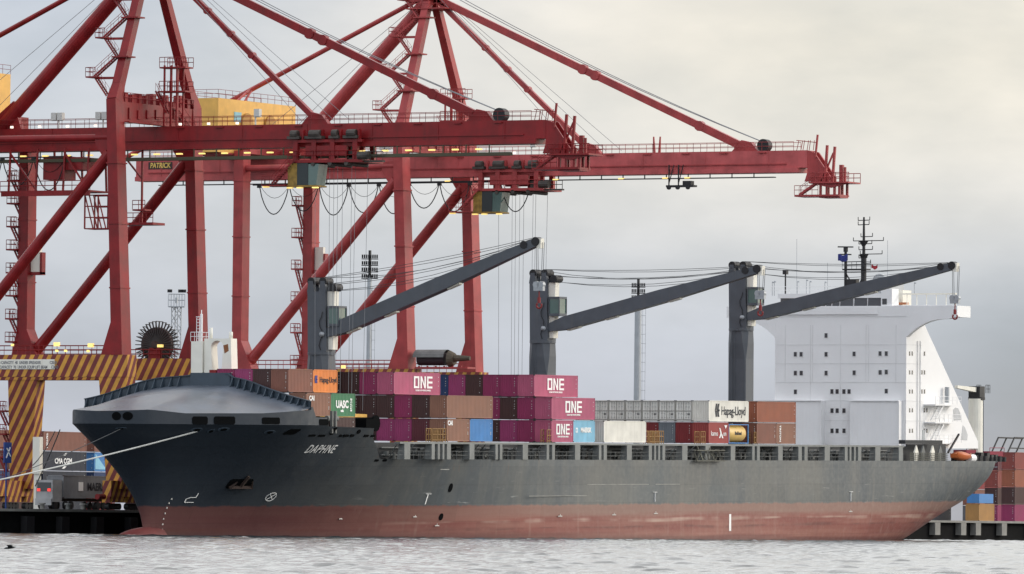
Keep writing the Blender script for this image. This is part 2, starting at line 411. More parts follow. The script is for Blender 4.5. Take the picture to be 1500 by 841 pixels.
# whaleback: ruled from the bulwark top round the stem to the foot of the breakwater
XBW = S(308, 566, Y=CY).x
def bw_x(y): return XBW - 3.2 * min(1, abs(y - CY) / 15.6) ** 1.2
base_px = [(124, 600), (150, 592), (180, 583), (213, 571), (246, 566), (285, 564), (308, 564), (340, 565), (362, 571), (392, 580), (425, 589), (455, 597)]
base = []
for px, py in base_px:
    q = S(px, py, X=XBW)
    for _ in range(6): q = S(px, py, X=bw_x(q.y))
    base.append(q)
bz = sorted((q.y, q.z) for q in base)
zbase = lambda y: lerp_table(bz, y)
N = 72; cont, wall = [], []
ytop = max(q.y for q in base); ybot = min(q.y for q in base)
xe = bw_x(ytop)
for i in range(N + 1):
    s_ = -1 + 2 * i / N                           # -1 starboard .. +1 port
    sg = 1 if s_ < 0 else -1
    t = 1 - abs(s_)                               # 0 at the shoulder, 1 at the stem
    x = xe + (XS0 + .02 - xe) * (1 - (1 - t) ** 2.2)
    yb = half(x, ZKN)
    cont.append(Vector((x, CY + sg * yb, top_z(x) - .02)))
    yw = CY + sg * max(0, min(1, (yb - 4.9) / (half(xe, ZKN) - 4.9))) * ((ytop - CY) if sg > 0 else (CY - ybot))
    wall.append(Vector((bw_x(yw), yw, zbase(yw))))
rows = []
for k in range(13):
    u = k / 12
    rows.append([c.lerp(w, u) + Vector((0, 0, .06 * math.sin(math.pi * u) * min(1, 2 * (1 - abs(-1 + 2 * i / N))))) for i, (c, w) in enumerate(zip(cont, wall))])
wb = MB().grid(rows); wbo = wb.build('whaleback', M_BOWG, ship, smooth=True); wbo.data.set_sharp_from_angle(angle=R(5))
# breakwater wall with stiffeners on its fore side
top_px = [(125, 585), (150, 579), (180, 569), (205, 560), (232, 554), (283, 550), (285, 548), (340, 548), (342, 553), (362, 557), (392, 569), (425, 580), (455, 588), (460, 600)]
tp = []
for px, py in top_px:
    q = S(px, py, X=XBW)
    for _ in range(6): q = S(px, py, X=bw_x(q.y))
    tp.append((q.y, q.z))
tp.sort(); ztop = lambda y: lerp_table(tp, y)
bk = MB(); ys = np.linspace(ybot, ytop, 61)
bk.grid([[(bw_x(y), y, zbase(y) - .3) for y in ys], [(bw_x(y), y, ztop(y)) for y in ys], [(bw_x(y) + .18, y, ztop(y)) for y in ys], [(bw_x(y) + .18, y, zbase(y) - .3) for y in ys]])
for i in range(30):
    y = ybot + .6 + (ytop - ybot - 1.0) * i / 29
    if abs(y - CY) < 2.9: continue
    zb, zt, x = zbase(y), ztop(y), bw_x(y)
    bk.prism([(x, zb - .1), (x, zt - .05), (x - .22, zt - .05), (x - .95, zb - .1)], lambda a, b, d: (a, d, b), y - .05, y + .05)
yl = np.linspace(ybot, ytop, 40)
for a, b in zip(yl, yl[1:]): bk.bar((bw_x(a) - .08, a, ztop(a) + .03), (bw_x(b) - .08, b, ztop(b) + .03), .34, .1)
bk.build('breakwater', M_BREAK, ship)
pl = MB().box(XBW - .55, XBW + 1.6, S(340, 560, X=XBW).y, S(282, 560, X=XBW).y, zbase(CY) - .4, ztop(CY) + .15)
pl.build('mast_platform', M_BREAK, ship)
# foremast: white twin trunk with an arched opening, ladder mast and two vents
XM = XBW + .6
MP = lambda px, py: S(px, py, X=XM)
def yz(px, py): q = MP(px, py); return q.y, q.z
arc = []
for i in range(13):
    t = math.pi * i / 12; cx, cy_ = 318, 508
    arc.append((cx - 9 * math.cos(t), cy_ - 9 * math.sin(t)))
outer = [yz(*p) for p in ((299, 550.5), (299, 496), (338, 496), (339.5, 551))]
hole = [yz(*p) for p in [(311.5, 549)] + arc + [(324, 549)]]
fm = MB(); fn = lambda a, b, d: (d, a, b)
left = [outer[0], outer[1]] + [yz(318, 496)] + [hole[7]] + hole[6:0:-1] + [hole[0]]
right = [yz(318, 496), outer[2], outer[3], hole[-1]] + hole[-2:6:-1]
fm.prism(left, fn, XM, XM + 1.5); fm.prism(right, fn, XM, XM + 1.5)
a, b = yz(281.5, 550), yz(298, 500)
fm.box(XM - .3, XM + 1.6, b[0], a[0], a[1], b[1])
fmo = fm.build('foremast', M_CREAM, ship)
v = MB()
for px0, px1, py0, py1 in ((303, 307, 480, 496), (331.5, 336.5, 486, 496)):
    q0, q1 = MP(px0, py1), MP(px1, py0); yc = (q0.y + q1.y) / 2
    v.tube((XM + .7, yc, q0.z), (XM + .7, yc, q1.z), abs(q0.y - q1.y) / 2, 10)
v.build('vent_pipe', M_CREAM, fmo, smooth=True)
v = MB(); q = MP(292.5, 500); t = MP(292.5, 460)
v.tube((XM + .4, q.y, q.z), (XM + .4, q.y, t.z), .16, 8); v.tube((XM + .4, q.y, t.z), (XM + .4, q.y, t.z + .5), .07, 6)
for k in (-.35, .05): v.tube((XM + .1, q.y + .45 + k, q.z), (XM + .1, q.y + .45 + k, t.z - .5), .05, 4)
z = q.z
while z < t.z - .5: v.bar((XM + .1, q.y + .1, z), (XM + .1, q.y + .5, z), .06, .06); z += .38
v.bar((XM + .4, q.y, t.z - .35), (XM + .4, q.y + .75, t.z - .35), .1, .1)
v.build('ladder_mast', M_WHITE, fmo)
v = MB(); a, b = MP(281, 500), MP(298, 500)
v.rail((XM - .3, a.y, a.z), (XM - .3, b.y, b.z), 1.1, .55, .035); v.rail((XM + 1.6, a.y, a.z), (XM + 1.6, b.y, b.z), 1.1, .55, .035)
v.build('guard_rail', M_WHITE, fmo)
v = MB(); a = [yz(*p) for p in ((327, 506), (334, 504), (335, 514), (329, 518))]; v.prism(a, fn, XM - .012, XM - .004); v.build('rust_stain', M_RUST, fmo)
v = MB(); a, b = MP(312, 553), MP(322, 542); v.box(XM - .9, XM - .3, b.y, a.y, a.z, b.z); v.build('winch_box', M_RED1, fmo)

# openings, marks and fittings of the hull side
def patch(name, m, px, py, w, h, parent=ship, out=.05, shear=0., mb=None, rnd=False):   # dark port w x h (metres) lying on the plating
    c = hull_hit(px, py); g = MB() if mb is None else mb
    if rnd:
        pts = [(w / 2 * math.cos(2 * math.pi * i / 14), h / 2 * math.sin(2 * math.pi * i / 14)) for i in range(14)]
    else:
        k = min(w, h) * .18; pts = [(-w / 2 + k, -h / 2), (w / 2 - k, -h / 2), (w / 2, -h / 2 + k), (w / 2, h / 2 - k), (w / 2 - k, h / 2), (-w / 2 + k, h / 2), (-w / 2, h / 2 - k), (-w / 2, -h / 2 + k)]
    o = len(g.v); n = len(pts)
    e = .25; T = (side(c.x + e, c.z) - side(c.x - e, c.z)).normalized(); U = (side(c.x, c.z + e) - side(c.x, c.z - e)).normalized(); Nn = T.cross(U).normalized()
    if Nn.y > 0: Nn = -Nn
    c = Vector((c.x, CY - half(c.x, c.z), c.z))
    for d in (out, -.25):
        for a, b in pts:
            g.v.append(tuple(c + T * (a + b * shear) + U * b + Nn * d))
    g.f.append(tuple(o + i for i in range(n)))
    for i in range(n):
        j = (i + 1) % n; g.f.append((o + i, o + n + i, o + n + j, o + j))
    return g if mb is not None else g.build(name, m, parent)
for px, py, w, h in ((292.5, 616, 2.1, .95), (329, 616, 2.9, .95), (396.5, 616.5, 2.6, .8), (474, 618.5, 1.9, .75)):
    patch('bulwark_opening', M_VOID, px, py, w, h)
for px, py, w in ((168, 609.5, 1.1), (186, 609.5, 1.25)): patch('hawse_opening', M_VOID, px, py, w, 1.0, rnd=True)
for px, py, w in ((288, 629.5, 1.2), (327, 629, 1.2), (395, 633, 1.2), (309, 631.5, .7), (176, 627.5, .9)):
    o = patch('fairlead', M_BREAK, px, py, w * 1.35, .75, rnd=True); patch('fairlead_hole', M_VOID, px, py, w * .75, .45, o, out=.1, rnd=True)
for px, py, w in ((457, 638, 1.4), (471, 638.2, 1.4), (499, 638.5, .5), (507, 638.3, 1.1), (516, 638.3, .8), (536.5, 638.5, 1.1), (546, 638.5, 1.0), (551.5, 674.4, .9), (563.5, 674.3, .9)):
    patch('freeing_port', M_VOID, px, py, w, .3)
patch('shell_door', M_VOID, 427.5, 632.5, 2.0, 1.0, shear=.5)
patch('roller_fairlead', M_VOID, 488.5, 631.5, .75, 1.1); patch('round_fairlead', M_VOID, 525.5, 632.5, .75, .6, rnd=True)
patch('side_ladder_recess', M_VOID, 660, 714.5, .8, 1.15, rnd=True); patch('side_ladder_recess', M_VOID, 646, 757, .8, .9, rnd=True)
# anchor in its pocket
pk = patch('anchor_pocket', M_VOID, 351, 708.5, 3.6, 1.5)
c = hull_hit(349, 714); a = MB()
a.bar(side(c.x - 1.6, c.z, .35), side(c.x + 1.6, c.z, .35), .35, .35); a.bar(side(c.x, c.z, .3), side(c.x, c.z + 1.3, .3), .3, .3)
for k in (-1, 1): a.bar(side(c.x + 1.55 * k, c.z - .1, .4), side(c.x + 1.1 * k, c.z + .65, .4), .35, .4, .1, .12)
a.build('anchor', mat('anchor_rust', (.045, .028, .022), .9, var=.3), pk)
# lettering and draught marks, laid on the plating
def hull_text(txt, px, py, size, width=None, shear=.0, bold=.03, m=M_TEXT, slope=0., sx=1., spacing=1.):
    c = hull_hit(px, py)
    g = text_mb(txt, size, lambda u, v, w: tuple(side(c.x + u, c.z + v + slope * u, .04 + w)), bold=bold, shear=shear, sx=sx, spacing=spacing)
    return g.build('ship_name' if len(txt) > 2 else 'draught_mark', m, ship)
hull_text('DAPHNE', 470, 658.5, 1.4, shear=.12, bold=.012, sx=.98, spacing=1.1)
def hull_poly(lines, px, py, w, name='hull_mark'):
    c = hull_hit(px, py); g = MB()
    for ln in lines:
        for (a, b), (d, e) in zip(ln, ln[1:]): g.bar(side(c.x + a, c.z + b, .03), side(c.x + d, c.z + e, .03), w, .05)
    return g.build(name, M_TEXT, ship)
for px, py in ((625, 730), (958.5, 727), (1245, 726)):
    hull_poly([[(-.55, .55), (.55, .55)], [(0, .55), (0, -.75)]], px, py, .22, 'tug_mark')
hull_poly([[(.5, .6), (.5, .1), (-.3, .1), (-.8, -.1), (-.8, -.5), (.5, -.5)]], 281, 730, .14, 'bulb_mark')
ci = [(.75 * math.cos(2 * math.pi * i / 16), .5 * math.sin(2 * math.pi * i / 16)) for i in range(17)]
hull_poly([ci, [(-.5, -.35), (.5, .35)], [(-.5, .35), (.5, -.35)]], 396.5, 728, .12, 'thruster_mark')
c = S(1069, 765.5, Y=CY - HB); g = MB().box(c.x - .28, c.x + .28, CY - HB - .04, CY - HB + .01, c.z - 1.1, c.z + 1.15); g.build('load_gauge', M_TEXT, ship)
g = MB()
for px, py in ((640, 770), (820, 756), (899, 754), (500, 760), (608, 757), (960, 752), (1245, 749)):
    c = hull_hit(px, py); g.box(c.x - .55, c.x + .55, c.y - .03, c.y + .02, c.z - .06, c.z + .06); g.box(c.x - .06, c.x + .06, c.y - .034, c.y + .02, c.z + .05, c.z + .26)
g.build('seam_mark', mat('dull_white_mark', (.5, .48, .45), .7), ship)
g = MB()
for i, (px, py) in enumerate(((251, 731), (247.5, 737), (244.5, 744), (241.5, 752), (239.5, 760), (238, 768), (237.5, 776))):
    c = hull_hit(px, py); g.box(c.x - .08, c.x + .08, c.y - .04, c.y + .12, c.z - .1, c.z + .1)
g.build('draught_scale', mat('dull_white_mark', (.5, .48, .45), .7), ship)
for px0, px1, py in ((645, 658, 687.5), (860, 950, 709.5), (960, 996, 709.2), (775, 860, 726.5)):
    a, b = S(px0, py, Y=CY - HB), S(px1, py, Y=CY - HB); MB().box(a.x, b.x, CY - HB - .03, CY - HB + .01, a.z - .05, a.z + .03).build('rubbing_line', mat('pale_scrape', (.26, .26, .24), .7, var=.3), ship)
# bulb
blb = MB(); rows = []
for i in range(9):
    t = i / 8; x = -89.6 + 10 * t; r = 2.3 * math.sqrt(max(0, 1 - (1 - t) ** 2)) + .01
    rows.append([(x, CY + r * .9 * math.cos(2 * math.pi * k / 14), -.35 + r * math.sin(2 * math.pi * k / 14)) for k in range(15)])
blb.grid(rows); blb.build('bulbous_bow', mat('antifouling_red', (.13, .03, .03), .5, var=.25), ship, smooth=True)

# deck edge: pillars, rails, coaming
def dx(px): return S(px, 660, Y=CY - HB + .5).x
pil = MB
Yp = CY - HB + .06
XD0 = x_end
for x0, x1 in ((588, 596.5), (628, 632.5), (637, 640), (644, 646.5), (650.5, 656), (683.5, 690.5), (721.5, 725), (728, 731.5), (761.5, 769), (796.5, 800), (804.5, 808.5), (838, 845.5), (873, 876.5), (880, 884.5), (914, 921), (946, 950.5), (954, 956.5), (960, 962.5), (966, 970), (995, 1002.5), (1029, 1036), (1066, 1072.5), (1097.5, 1101), (1104.5, 1108.5), (1135.5, 1142), (1165, 1170), (1174, 1178.5), (1203.5, 1211), (1233, 1237), (1240, 1242.5), (1246.5, 1249), (1252.5, 1257), (1277.5, 1285), (1312, 1318)):
    a, b = dx(x0), dx(x1)
    MB().quadbox([(a, Yp, ZD), (b, Yp, ZD), (b + .1, Yp + 1.0, ZD), (a - .1, Yp + 1.0, ZD), (a, Yp, 12.0), (b, Yp, 12.0), (b, Yp + .8, 12.0), (a, Yp + .8, 12.0)]).build('lashing_pillar', M_DECKG, ship)
xa, xb = dx(582), dx(1320)
g = MB().box(xa, xb, CY - HB + .1, CY - HB + .9, 12.0, 12.25); g.build('pillar_beam', M_DECKG, ship)
g = MB(); x = xa
while x < xb: g.rail((x, CY - HB + .25, ZD), (min(x + 20, xb), CY - HB + .25, ZD), 1.0, 1.25, .03); x += 20
g.build('guard_rail', M_DSTEEL, ship)
g = MB().box(x_end - 8.9, 113.5, CY - 13.1, CY + 13.1, ZD - .1, 12.15); g.build('hatch_coaming', M_DARKG, ship)
g = MB(); rnd = random.Random(3); x = xa + 1         # passage gear: vents, pipes and fire boxes along the coaming
while x < xb - 2:
    w = rnd.uniform(.3, 1.4); z0 = rnd.uniform(10.0, 11.0); g.box(x, x + w, CY - 13.6, CY - 13.09, z0, z0 + rnd.uniform(.3, 1.0))
    if rnd.random() < .6: g.tube((x + w, CY - 14, ZD - .1), (x + w, CY - 14, ZD + rnd.uniform(.9, 1.7)), .14, 6); g.tube((x + w, CY - 14, ZD + 1.2), (x + w + .3, CY - 14.4, ZD + 1.3), .2, 6)
    x += rnd.uniform(.8, 2.6)
for z in (10.6, 11.5): g.tube((xa, CY - 13.35, z), (xb, CY - 13.35, z), .1, 6)
g.build('deck_vents', M_DSTEEL, ship)
g = MB(); x = xa + 2
while x < xb - 2:
    MB().bar((x, CY - 13.2, 10.05), (x + rnd.uniform(-1, 1), CY - 15.0, 12.0), .1, .12).build('stay_brace', M_DECKG, ship); x += rnd.uniform(2.5, 5.5)
for px0, px1 in ((630, 653), (798, 806), (948, 969), (1101, 1107), (1023, 1030)):
    a, b = dx(px0), dx(px1); g = MB(); n = max(1, round((b - a) / 1.5)); st = (b - a) / n
    for i in range(n):
        u, w = a + i * st + .08, a + (i + 1) * st - .08
        for z in (12.5, 13.2, 13.9):
            for y in (CY - HB + .2, CY - HB + 1.1): g.bar((u, y, z), (w, y, z), .09, .09)
        for p in (u, (u + w) / 2, w):
            for y in (CY - HB + .2, CY - HB + 1.1): g.bar((p, y, 12.26), (p, y, 13.95), .09, .09)
    g.build('lashing_bin', M_CAGE, ship)
g = MB(); a, b = S(1016, 675, Y=CY - HB - .3), S(1057, 660, Y=CY - HB - .3)   # folded accommodation ladder
for z in (a.z, b.z):
    g.bar((a.x, CY - HB - .3, z), (b.x, CY - HB - .3, z), .14, .14); g.bar((a.x, CY - HB - .75, z), (b.x, CY - HB - .75, z), .14, .14)
n = 9
for i in range(n):
    x0, x1 = a.x + (b.x - a.x) * i / n, a.x + (b.x - a.x) * (i + 1) / n
    g.bar((x0, CY - HB - .3, a.z if i % 2 else b.z), (x1, CY - HB - .3, b.z if i % 2 else a.z), .09, .09)
    g.bar((x0, CY - HB - .76, a.z), (x0, CY - HB - .3, a.z), .09, .09)
for x0 in (a.x + 2, b.x - 3): g.bar((x0, CY - HB + .3, 12.2), (x0, CY - HB - .6, a.z + .1), .16, .16)
g.build('accommodation_ladder', mat('dull_gangway', (.10, .10, .08), .7, var=.3), ship)
# windlass and gear behind the forecastle bulwark
g = MB(); q = S(535, 618, Y=CY - 9)
g.tube((q.x - 2.2, CY - 11.5, 14.5), (q.x - 2.2, CY - 6, 14.5), .75, 14); g.tube((q.x - 2.2, CY - 11.8, 14.5), (q.x - 2.2, CY - 11.5, 14.5), 1.0, 14)
g.box(q.x - 5.2, q.x - 3.4, CY - 12, CY - 9, 13.2, 15.0)
g.build('mooring_winch', M_VOID, ship)
g = MB(); q = S(486, 620, Y=CY - HB + .6)
for k in (0, .9): g.bar((q.x + k, CY - HB + .6, 13.2), (q.x + k, CY - HB + .6, 15.9), .3, .3)
g.tube((q.x + 1.4, CY - 14, 15.0), (q.x + 4.0, CY - 14, 15.0), .34, 12)
g.build('roller_stand', M_DSTEEL, ship)

# ------------------------------------------------------------------ deck cranes, slewed out to port
def deck_crane(pxs, topz_px, collar_px, root, tip, hook, hookred):
    (pl_, pm, pr) = pxs
    X = S(pm, 500, Y=CY).x; y0 = CY + 1.15
    hf = 1.2
    zc = S(pm, collar_px, Y=CY).z; zt = S(pm, topz_px, Y=CY).z
    p = MB(); c8 = lambda h, z, k: [(X - h + k, CY - h, z), (X + h - k, CY - h, z), (X + h, CY - h + k, z), (X + h, CY + h - k, z), (X + h - k, CY + h, z), (X - h + k, CY + h, z), (X - h, CY + h - k, z), (X - h, CY - h + k, z)]
    rings = [c8(1.35, 9.9, .12), c8(1.35, zc - 4.2, .12), c8(1.5, zc - 2.0, .55), c8(1.5, zc - .25, .75)]
    o = 0
    for r in rings: p.v += r
    for k in range(len(rings) - 1):
        for i in range(8):
            j = (i + 1) % 8; p.f.append((k * 8 + i, k * 8 + j, k * 8 + 8 + j, k * 8 + 8 + i))
    p.tube((X, CY, zc - .25), (X, CY, zc + .1), 1.75, 20)
    po = p.build('deck_crane', M_CRANEG, ship)
    # slewing column, horns for the sheaves
    h = MB()
    h.quadbox([(X - 1.2, CY - 1.35, zc + .1), (X + 1.2, CY - 1.35, zc + .1), (X + 1.2, CY + 1.3, zc + .1), (X - 1.2, CY + 1.3, zc + .1),
               (X - 1.1, CY - 1.1, zt - 1.2), (X + 1.1, CY - 1.1, zt - 1.2), (X + 1.1, CY + 1.45, zt - 1.2), (X - 1.1, CY + 1.45, zt - 1.2)])
    for yy in (-.65, 1.05):
        for xx in (-.75, .75): h.prism([(CY + yy - .5, zt - 1.3), (CY + yy + .5, zt - 1.3), (CY + yy + .3, zt + .1), (CY + yy - .3, zt + .1)], lambda a, b, d: (d, a, b), X + xx - .3, X + xx + .3)
    h.build('slewing_column', M_CRANEG, po)
    sh = MB()
    for yy, zz in ((-.65, .05), (1.05, .05), (-2.0, -.7)):
        sh.tube((X - .95, CY + yy, zt + zz), (X + .95, CY + yy, zt + zz), .52, 14)
    sh.build('sheave', M_BLACK, po)
    w = MB().quadbox([(X - .7, CY - 1.9, zc + .4), (X + .7, CY - 1.9, zc + .4), (X + .7, CY - 1.2, zc + .4), (X - .7, CY - 1.2, zc + .4), (X - .55, CY - 2.15, zt - 1.2), (X + .55, CY - 2.15, zt - 1.2), (X + .55, CY - 1.1, zt - 1.2), (X - .55, CY - 1.1, zt - 1.2)])
    w.build('ladder_trunk', M_CREAM, po)
    # cab
    zk = zc + .55 * (zt - zc) - 1.6
    cb = MB().box(X - 1.25, X + .9, CY - 3.1, CY - 1.5, zk, zk + .35); cb.box(X - 1.25, X + .9, CY - 3.1, CY - 1.5, zk + 2.3, zk + 2.55)
    for a, b in ((-1.2, -3.05), (.85, -3.05), (-1.2, -1.55)): cb.box(X + a - .06, X + a + .06, CY + b - .06, CY + b + .06, zk + .35, zk + 2.3)
    cb.box(X - 1.2, X + .85, CY - 1.6, CY - 1.5, zk + .35, zk + 2.3)
    cbo = cb.build('crane_cab', M_CRANEG, po)
    gl = MB().box(X - 1.16, X + .8, CY - 3.0, CY - 1.6, zk + .35, zk + 2.3); gl.build('cab_glass', M_GGLASS, po)
    # boom: a box jib in the athwartship plane of the crane
    Xb = X - .2; a = S(*root, X=Xb); b = S(*tip, X=Xb)
    a = Vector((Xb, CY - .9, a.z - (a.y - (CY - .9)) * (b.z - a.z) / (b.y - a.y) * 1.0 if abs(a.y - b.y) > 1 else a.z))
    d = (b - a); bm = MB(); m1 = a + d * .09; m2 = a + d * .55
    bm.bar(a, m1, 1.5, .9, 1.9, 1.75, up=(0, 0, 1)); bm.bar(m1, m2, 1.9, 1.75, 1.7, 1.75); bm.bar(m2, b, 1.7, 1.75, 1.1, .95)
    bmo = bm.build('boom', M_CRANEG, po)
    pv = MB().tube((X - 1.45, a.y + .15, a.z), (X + 1.45, a.y + .15, a.z), .3, 12); pv.build('boom_pivot', M_STEEL, po, smooth=True)
    un = d.normalized().cross(Vector((1, 0, 0)));
    if un.z > 0: un = -un
    for t in (.12, .3, .6):
        q = a + d * t + un * (.9 if t < .5 else .86); lp = MB().bar(q - d.normalized() * .9, q + d.normalized() * .9, .9, .28); lp.build('boom_floodlight', M_CREAM, po)
    ts = MB().tube((Xb - .6, b.y, b.z + .1), (Xb + .6, b.y, b.z + .1), .55, 14); q = b - d.normalized() * 1.7; ts.tube((Xb - .65, q.y, q.z + .3), (Xb + .65, q.y, q.z + .3), .5, 14); ts.build('boom_sheave', M_BLACK, po)
    hd = MB(); hd.prism([(b.y - .75, b.z + .45), (b.y - .1, b.z + .5), (b.y - .15, b.z - .75), (b.y - .65, b.z - .75)], lambda p, q, e: (e, p, q), Xb - .45, Xb + .45); hd.build('boom_head', M_CREAM, po)
    ld = MB()
    for k in (-.22, .22): ld.tube((X - 1.42, CY + .5 + k, 10.2), (X - 1.6, CY + .5 + k, zc - .3), .035, 4)
    z = 10.5
    while z < zc - .5: ld.bar((X - 1.45, CY + .28, z), (X - 1.45, CY + .72, z), .04, .04); z += .45
    ld.build('post_ladder', M_CRANEG, po)
    hs_ = MB().path([Vector((X - 1.3, CY - .6, zc + .3 + t * .6)) + Vector((0, .25 * math.sin(t * 1.4), 0)) for t in range(9)], .05, 5); hs_.build('hydraulic_hose', M_BLACK, po)
    # luffing wires
    c = MB()
    for i, (yy, zz, to, xo) in enumerate(((-.65, .55, .5, -.6), (-.65, .55, .45, .6), (-.65, -.3, .1, -.3), (-2.0, -.3, .2, .3), (-2.0, -1.1, .0, -.6), (-2., -1.1, -.1, .6), (1.05, .55, .5, 0.))):
        p0 = Vector((X + xo, CY + yy, zt + zz)); p1 = Vector((Xb + xo * .8, b.y + .5, b.z + to)); mid = [p0.lerp(p1, k / 6) - Vector((0, 0, 1.1 * (1 - (2 * k / 6 - 1) ** 2) * (.3 + .17 * i))) for k in range(7)]
        c.path(mid, .032, 4)
    c.build('luffing_wire', M_CABLE, po)
    hk = S(*hook, X=Xb); c = MB()
    for y in (-.55, .35): c.tube((Xb - .2, b.y + y - .3, b.z), (Xb - .2, b.y + y * .7 - .3, hk.z), .035, 4); c.tube((Xb + .25, b.y + y - .3, b.z), (Xb + .25, b.y + y * .7 - .3, hk.z), .035, 4)
    c.build('hoist_wire', M_CABLE, po)
    y = b.y - .3; k = MB().box(Xb - .3, Xb + .3, y - .65, y + .65, hk.z - 1.1, hk.z); k.tube((Xb - .34, y - .3, hk.z - .35), (Xb + .34, y - .3, hk.z - .35), .42, 12); k.tube((Xb - .34, y + .3, hk.z - .35), (Xb + .34, y + .3, hk.z - .35), .42, 12)
    k.build('hook_block', M_STEEL, po)
    k = MB().tube((Xb, y, hk.z - 1.1), (Xb, y, hk.z - 2.1), .09, 6); k.tube((Xb, y, hk.z - 1.9), (Xb, y, hk.z - 2.6), .22, 8)
    pts = [Vector((Xb, y + .35 * math.sin(t), hk.z - 2.9 - .35 * math.cos(t))) for t in np.linspace(-2.2, 2.4, 9)]; k.path(pts, .12, 6)
    k.build('cargo_hook', mat('hook_red_paint', (.22, .025, .025), .6), po)
    return po
deck_crane((455, 471, 487), 413, 517, (472, 493), (787, 355), (786, 413), 1)
deck_crane((779, 795, 811), 401, 500, (797, 483), (1111, 395), (1111, 426), 1)
deck_crane((1070, 1085.5, 1101), 389, 482, (1090, 466), (1396, 390), (1395, 433), 1)

# ------------------------------------------------------------------ bridge house
XH = S(1231, 600, Y=CY).x
H = lambda px, py: S(px, py, X=XH)
yl, yr = H(1135, 540).y, H(1327, 540).y
zroof = H(1231, 428).z; zwing_b = H(1231, 468).z; zwt = H(1231, 449).z
house = MB().box(XH, XH + 5.4, yr, yl, ZD - .1, zwing_b + .4)
hs = house.build('bridge_house', M_WHITE, ship)
# deck of the bridge with the wings, curved brackets below
ytip = H(1402, 450).y; yst = 2 * CY - ytip
wing = MB(); wz0, wz1 = H(1231, 462).z, H(1231, 448.5).z
wing.box(XH - .06, XH + 5.2, yr - .02, yl + .02, wz0 - .2, wz1)
def br(y0, y1, yo):                                # outline of one wing with its curved haunch
    pts = [(y0, wz1), (yo, wz1), (yo, wz0 - .25)]
    for i in range(9):
        t = i / 8; pts.append((yo + (y0 - yo) * (.18 + .82 * t), wz0 - .55 - 2.6 * t ** 2.4))
    return pts
for y0, yo in ((yr, ytip), (yl, yst)):
    wing.prism(br(y0, 0, yo) if yo < y0 else br(y0, 0, yo)[::-1], lambda a, b, d: (d, a, b), XH - .03, XH + 1.0)
    lo, hi = min(y0, yo), max(y0, yo)
    wing.box(XH + 1.0, XH + 4.6, lo, hi, wz0 - .3, wz0)
    wing.box(XH + 4.45, XH + 4.6, lo, hi, wz0, wz1); wing.box(XH + 1.0, XH + 4.45, yo if yo < y0 else yo - .15, yo + .15 if yo < y0 else yo, wz0, wz1)
wing.build('bridge_wing', M_WHITE, ship)
zb0, zb1, zbr = H(1231, 449).z, H(1231, 436.5).z, H(1231, 430).z
ywl, ywr = H(1140, 440).y, H(1289, 440).y
wh = MB().box(XH + .5, XH + 6.5, ywr, ywl, wz1, zb0 + .05)
wh.box(XH + .4, XH + 6.7, ywr - .1, ywl + .3, zb1, zbr); wh.box(XH + 1.2, XH + 6.5, ywr + .2, ywl - .2, zb0, zb1)
wh.box(XH + .3, XH + 2.6, H(1305, 440).y, ywr, wz1, H(1290, 423).z)
wh.box(XH - .25, XH + .5, ywr + .3, ywl - .6, zb0 - 1.15, zb0 - .02)
who = wh.build('wheelhouse', M_WHITE, ship)
for x0, x1 in ((1141, 1166), (1168, 1189), (1191.5, 1206), (1208, 1215), (1217, 1226.5), (1228.5, 1246.5), (1249, 1267), (1269, 1287.5)):
    a, b = H(x0, 440).y, H(x1, 440).y
    MB().quadbox([(XH + .45, b, zb0), (XH + .45, a, zb0), (XH + .6, a, zb0), (XH + .6, b, zb0), (XH + .62, b, zb1), (XH + .62, a, zb1), (XH + .77, a, zb1), (XH + .77, b, zb1)][:8]).build('bridge_window', M_GLASS, who)
g = MB(); x0, x1 = H(1140, 440).y, H(1288.5, 440).y
g.box(XH + .66, XH + 1.0, x1, x0, zb0, zb1); g.build('window_bulkhead', M_WHITE, who)
a, b = H(1291, 446), H(1297.5, 437.5); MB().box(XH + .25, XH + .31, b.y, a.y, a.z, b.z).build('side_window', M_GLASS, who)
# front windows
for px, py in ((1210, 491.5), (1165, 519), (1173.5, 519), (1210, 519), (1251, 518.5), (1289, 518), (1298, 518), (1165, 546.5), (1173.5, 546.5), (1210, 546.5), (1251, 546), (1289, 545.5), (1298, 545), (1165, 574), (1218.5, 573.5), (1226, 573.5), (1236, 573.5), (1243.5, 573.5), (1298, 573), (1218.5, 601.5), (1226, 601.5), (1236, 601.5), (1218.5, 631), (1226, 631), (1236, 631)):
    q = H(px, py); MB().box(XH - .06, XH + .02, q.y - .23, q.y + .23, q.z - .32, q.z + .32).build('window', M_GLASS, hs)
SD = lambda px, py: S(px, py, Y=yr)
for py in (518, 545.5, 573.5, 601, 631):
    for px in (1332, 1335.8, 1350, 1353.8) if py > 530 else (1332, 1335.8, 1353.8):
        q = SD(px + (3.5 if py > 590 and px > 1340 else 0), py); MB().box(q.x - .2, q.x + .2, yr - .03, yr + .02, q.z - .3, q.z + .3).build('window', M_GLASS, hs)
sm_ = mat('white_seam', (.66, .66, .66), .6); g = MB()
for py in (505, 532.5, 560, 587, 616): z_ = H(1231, py).z; g.box(XH - .035, XH + .02, yr + .05, yl - .05, z_ - .035, z_ + .035); g.box(XH + .05, XH + 5.35, yr - .035, yr + .02, z_ - .035, z_ + .035)
g.build('deck_seam', sm_, hs)
g = MB()
for px in (1150, 1187, 1190, 1231, 1268, 1272, 1312): y_ = H(px, 540).y; g.box(XH - .03, XH + .02, y_ - .03, y_ + .03, zwing_b - 12.6 if px % 2 else zwing_b - 9, zwing_b - .8)
g.build('plate_seam', sm_, hs)
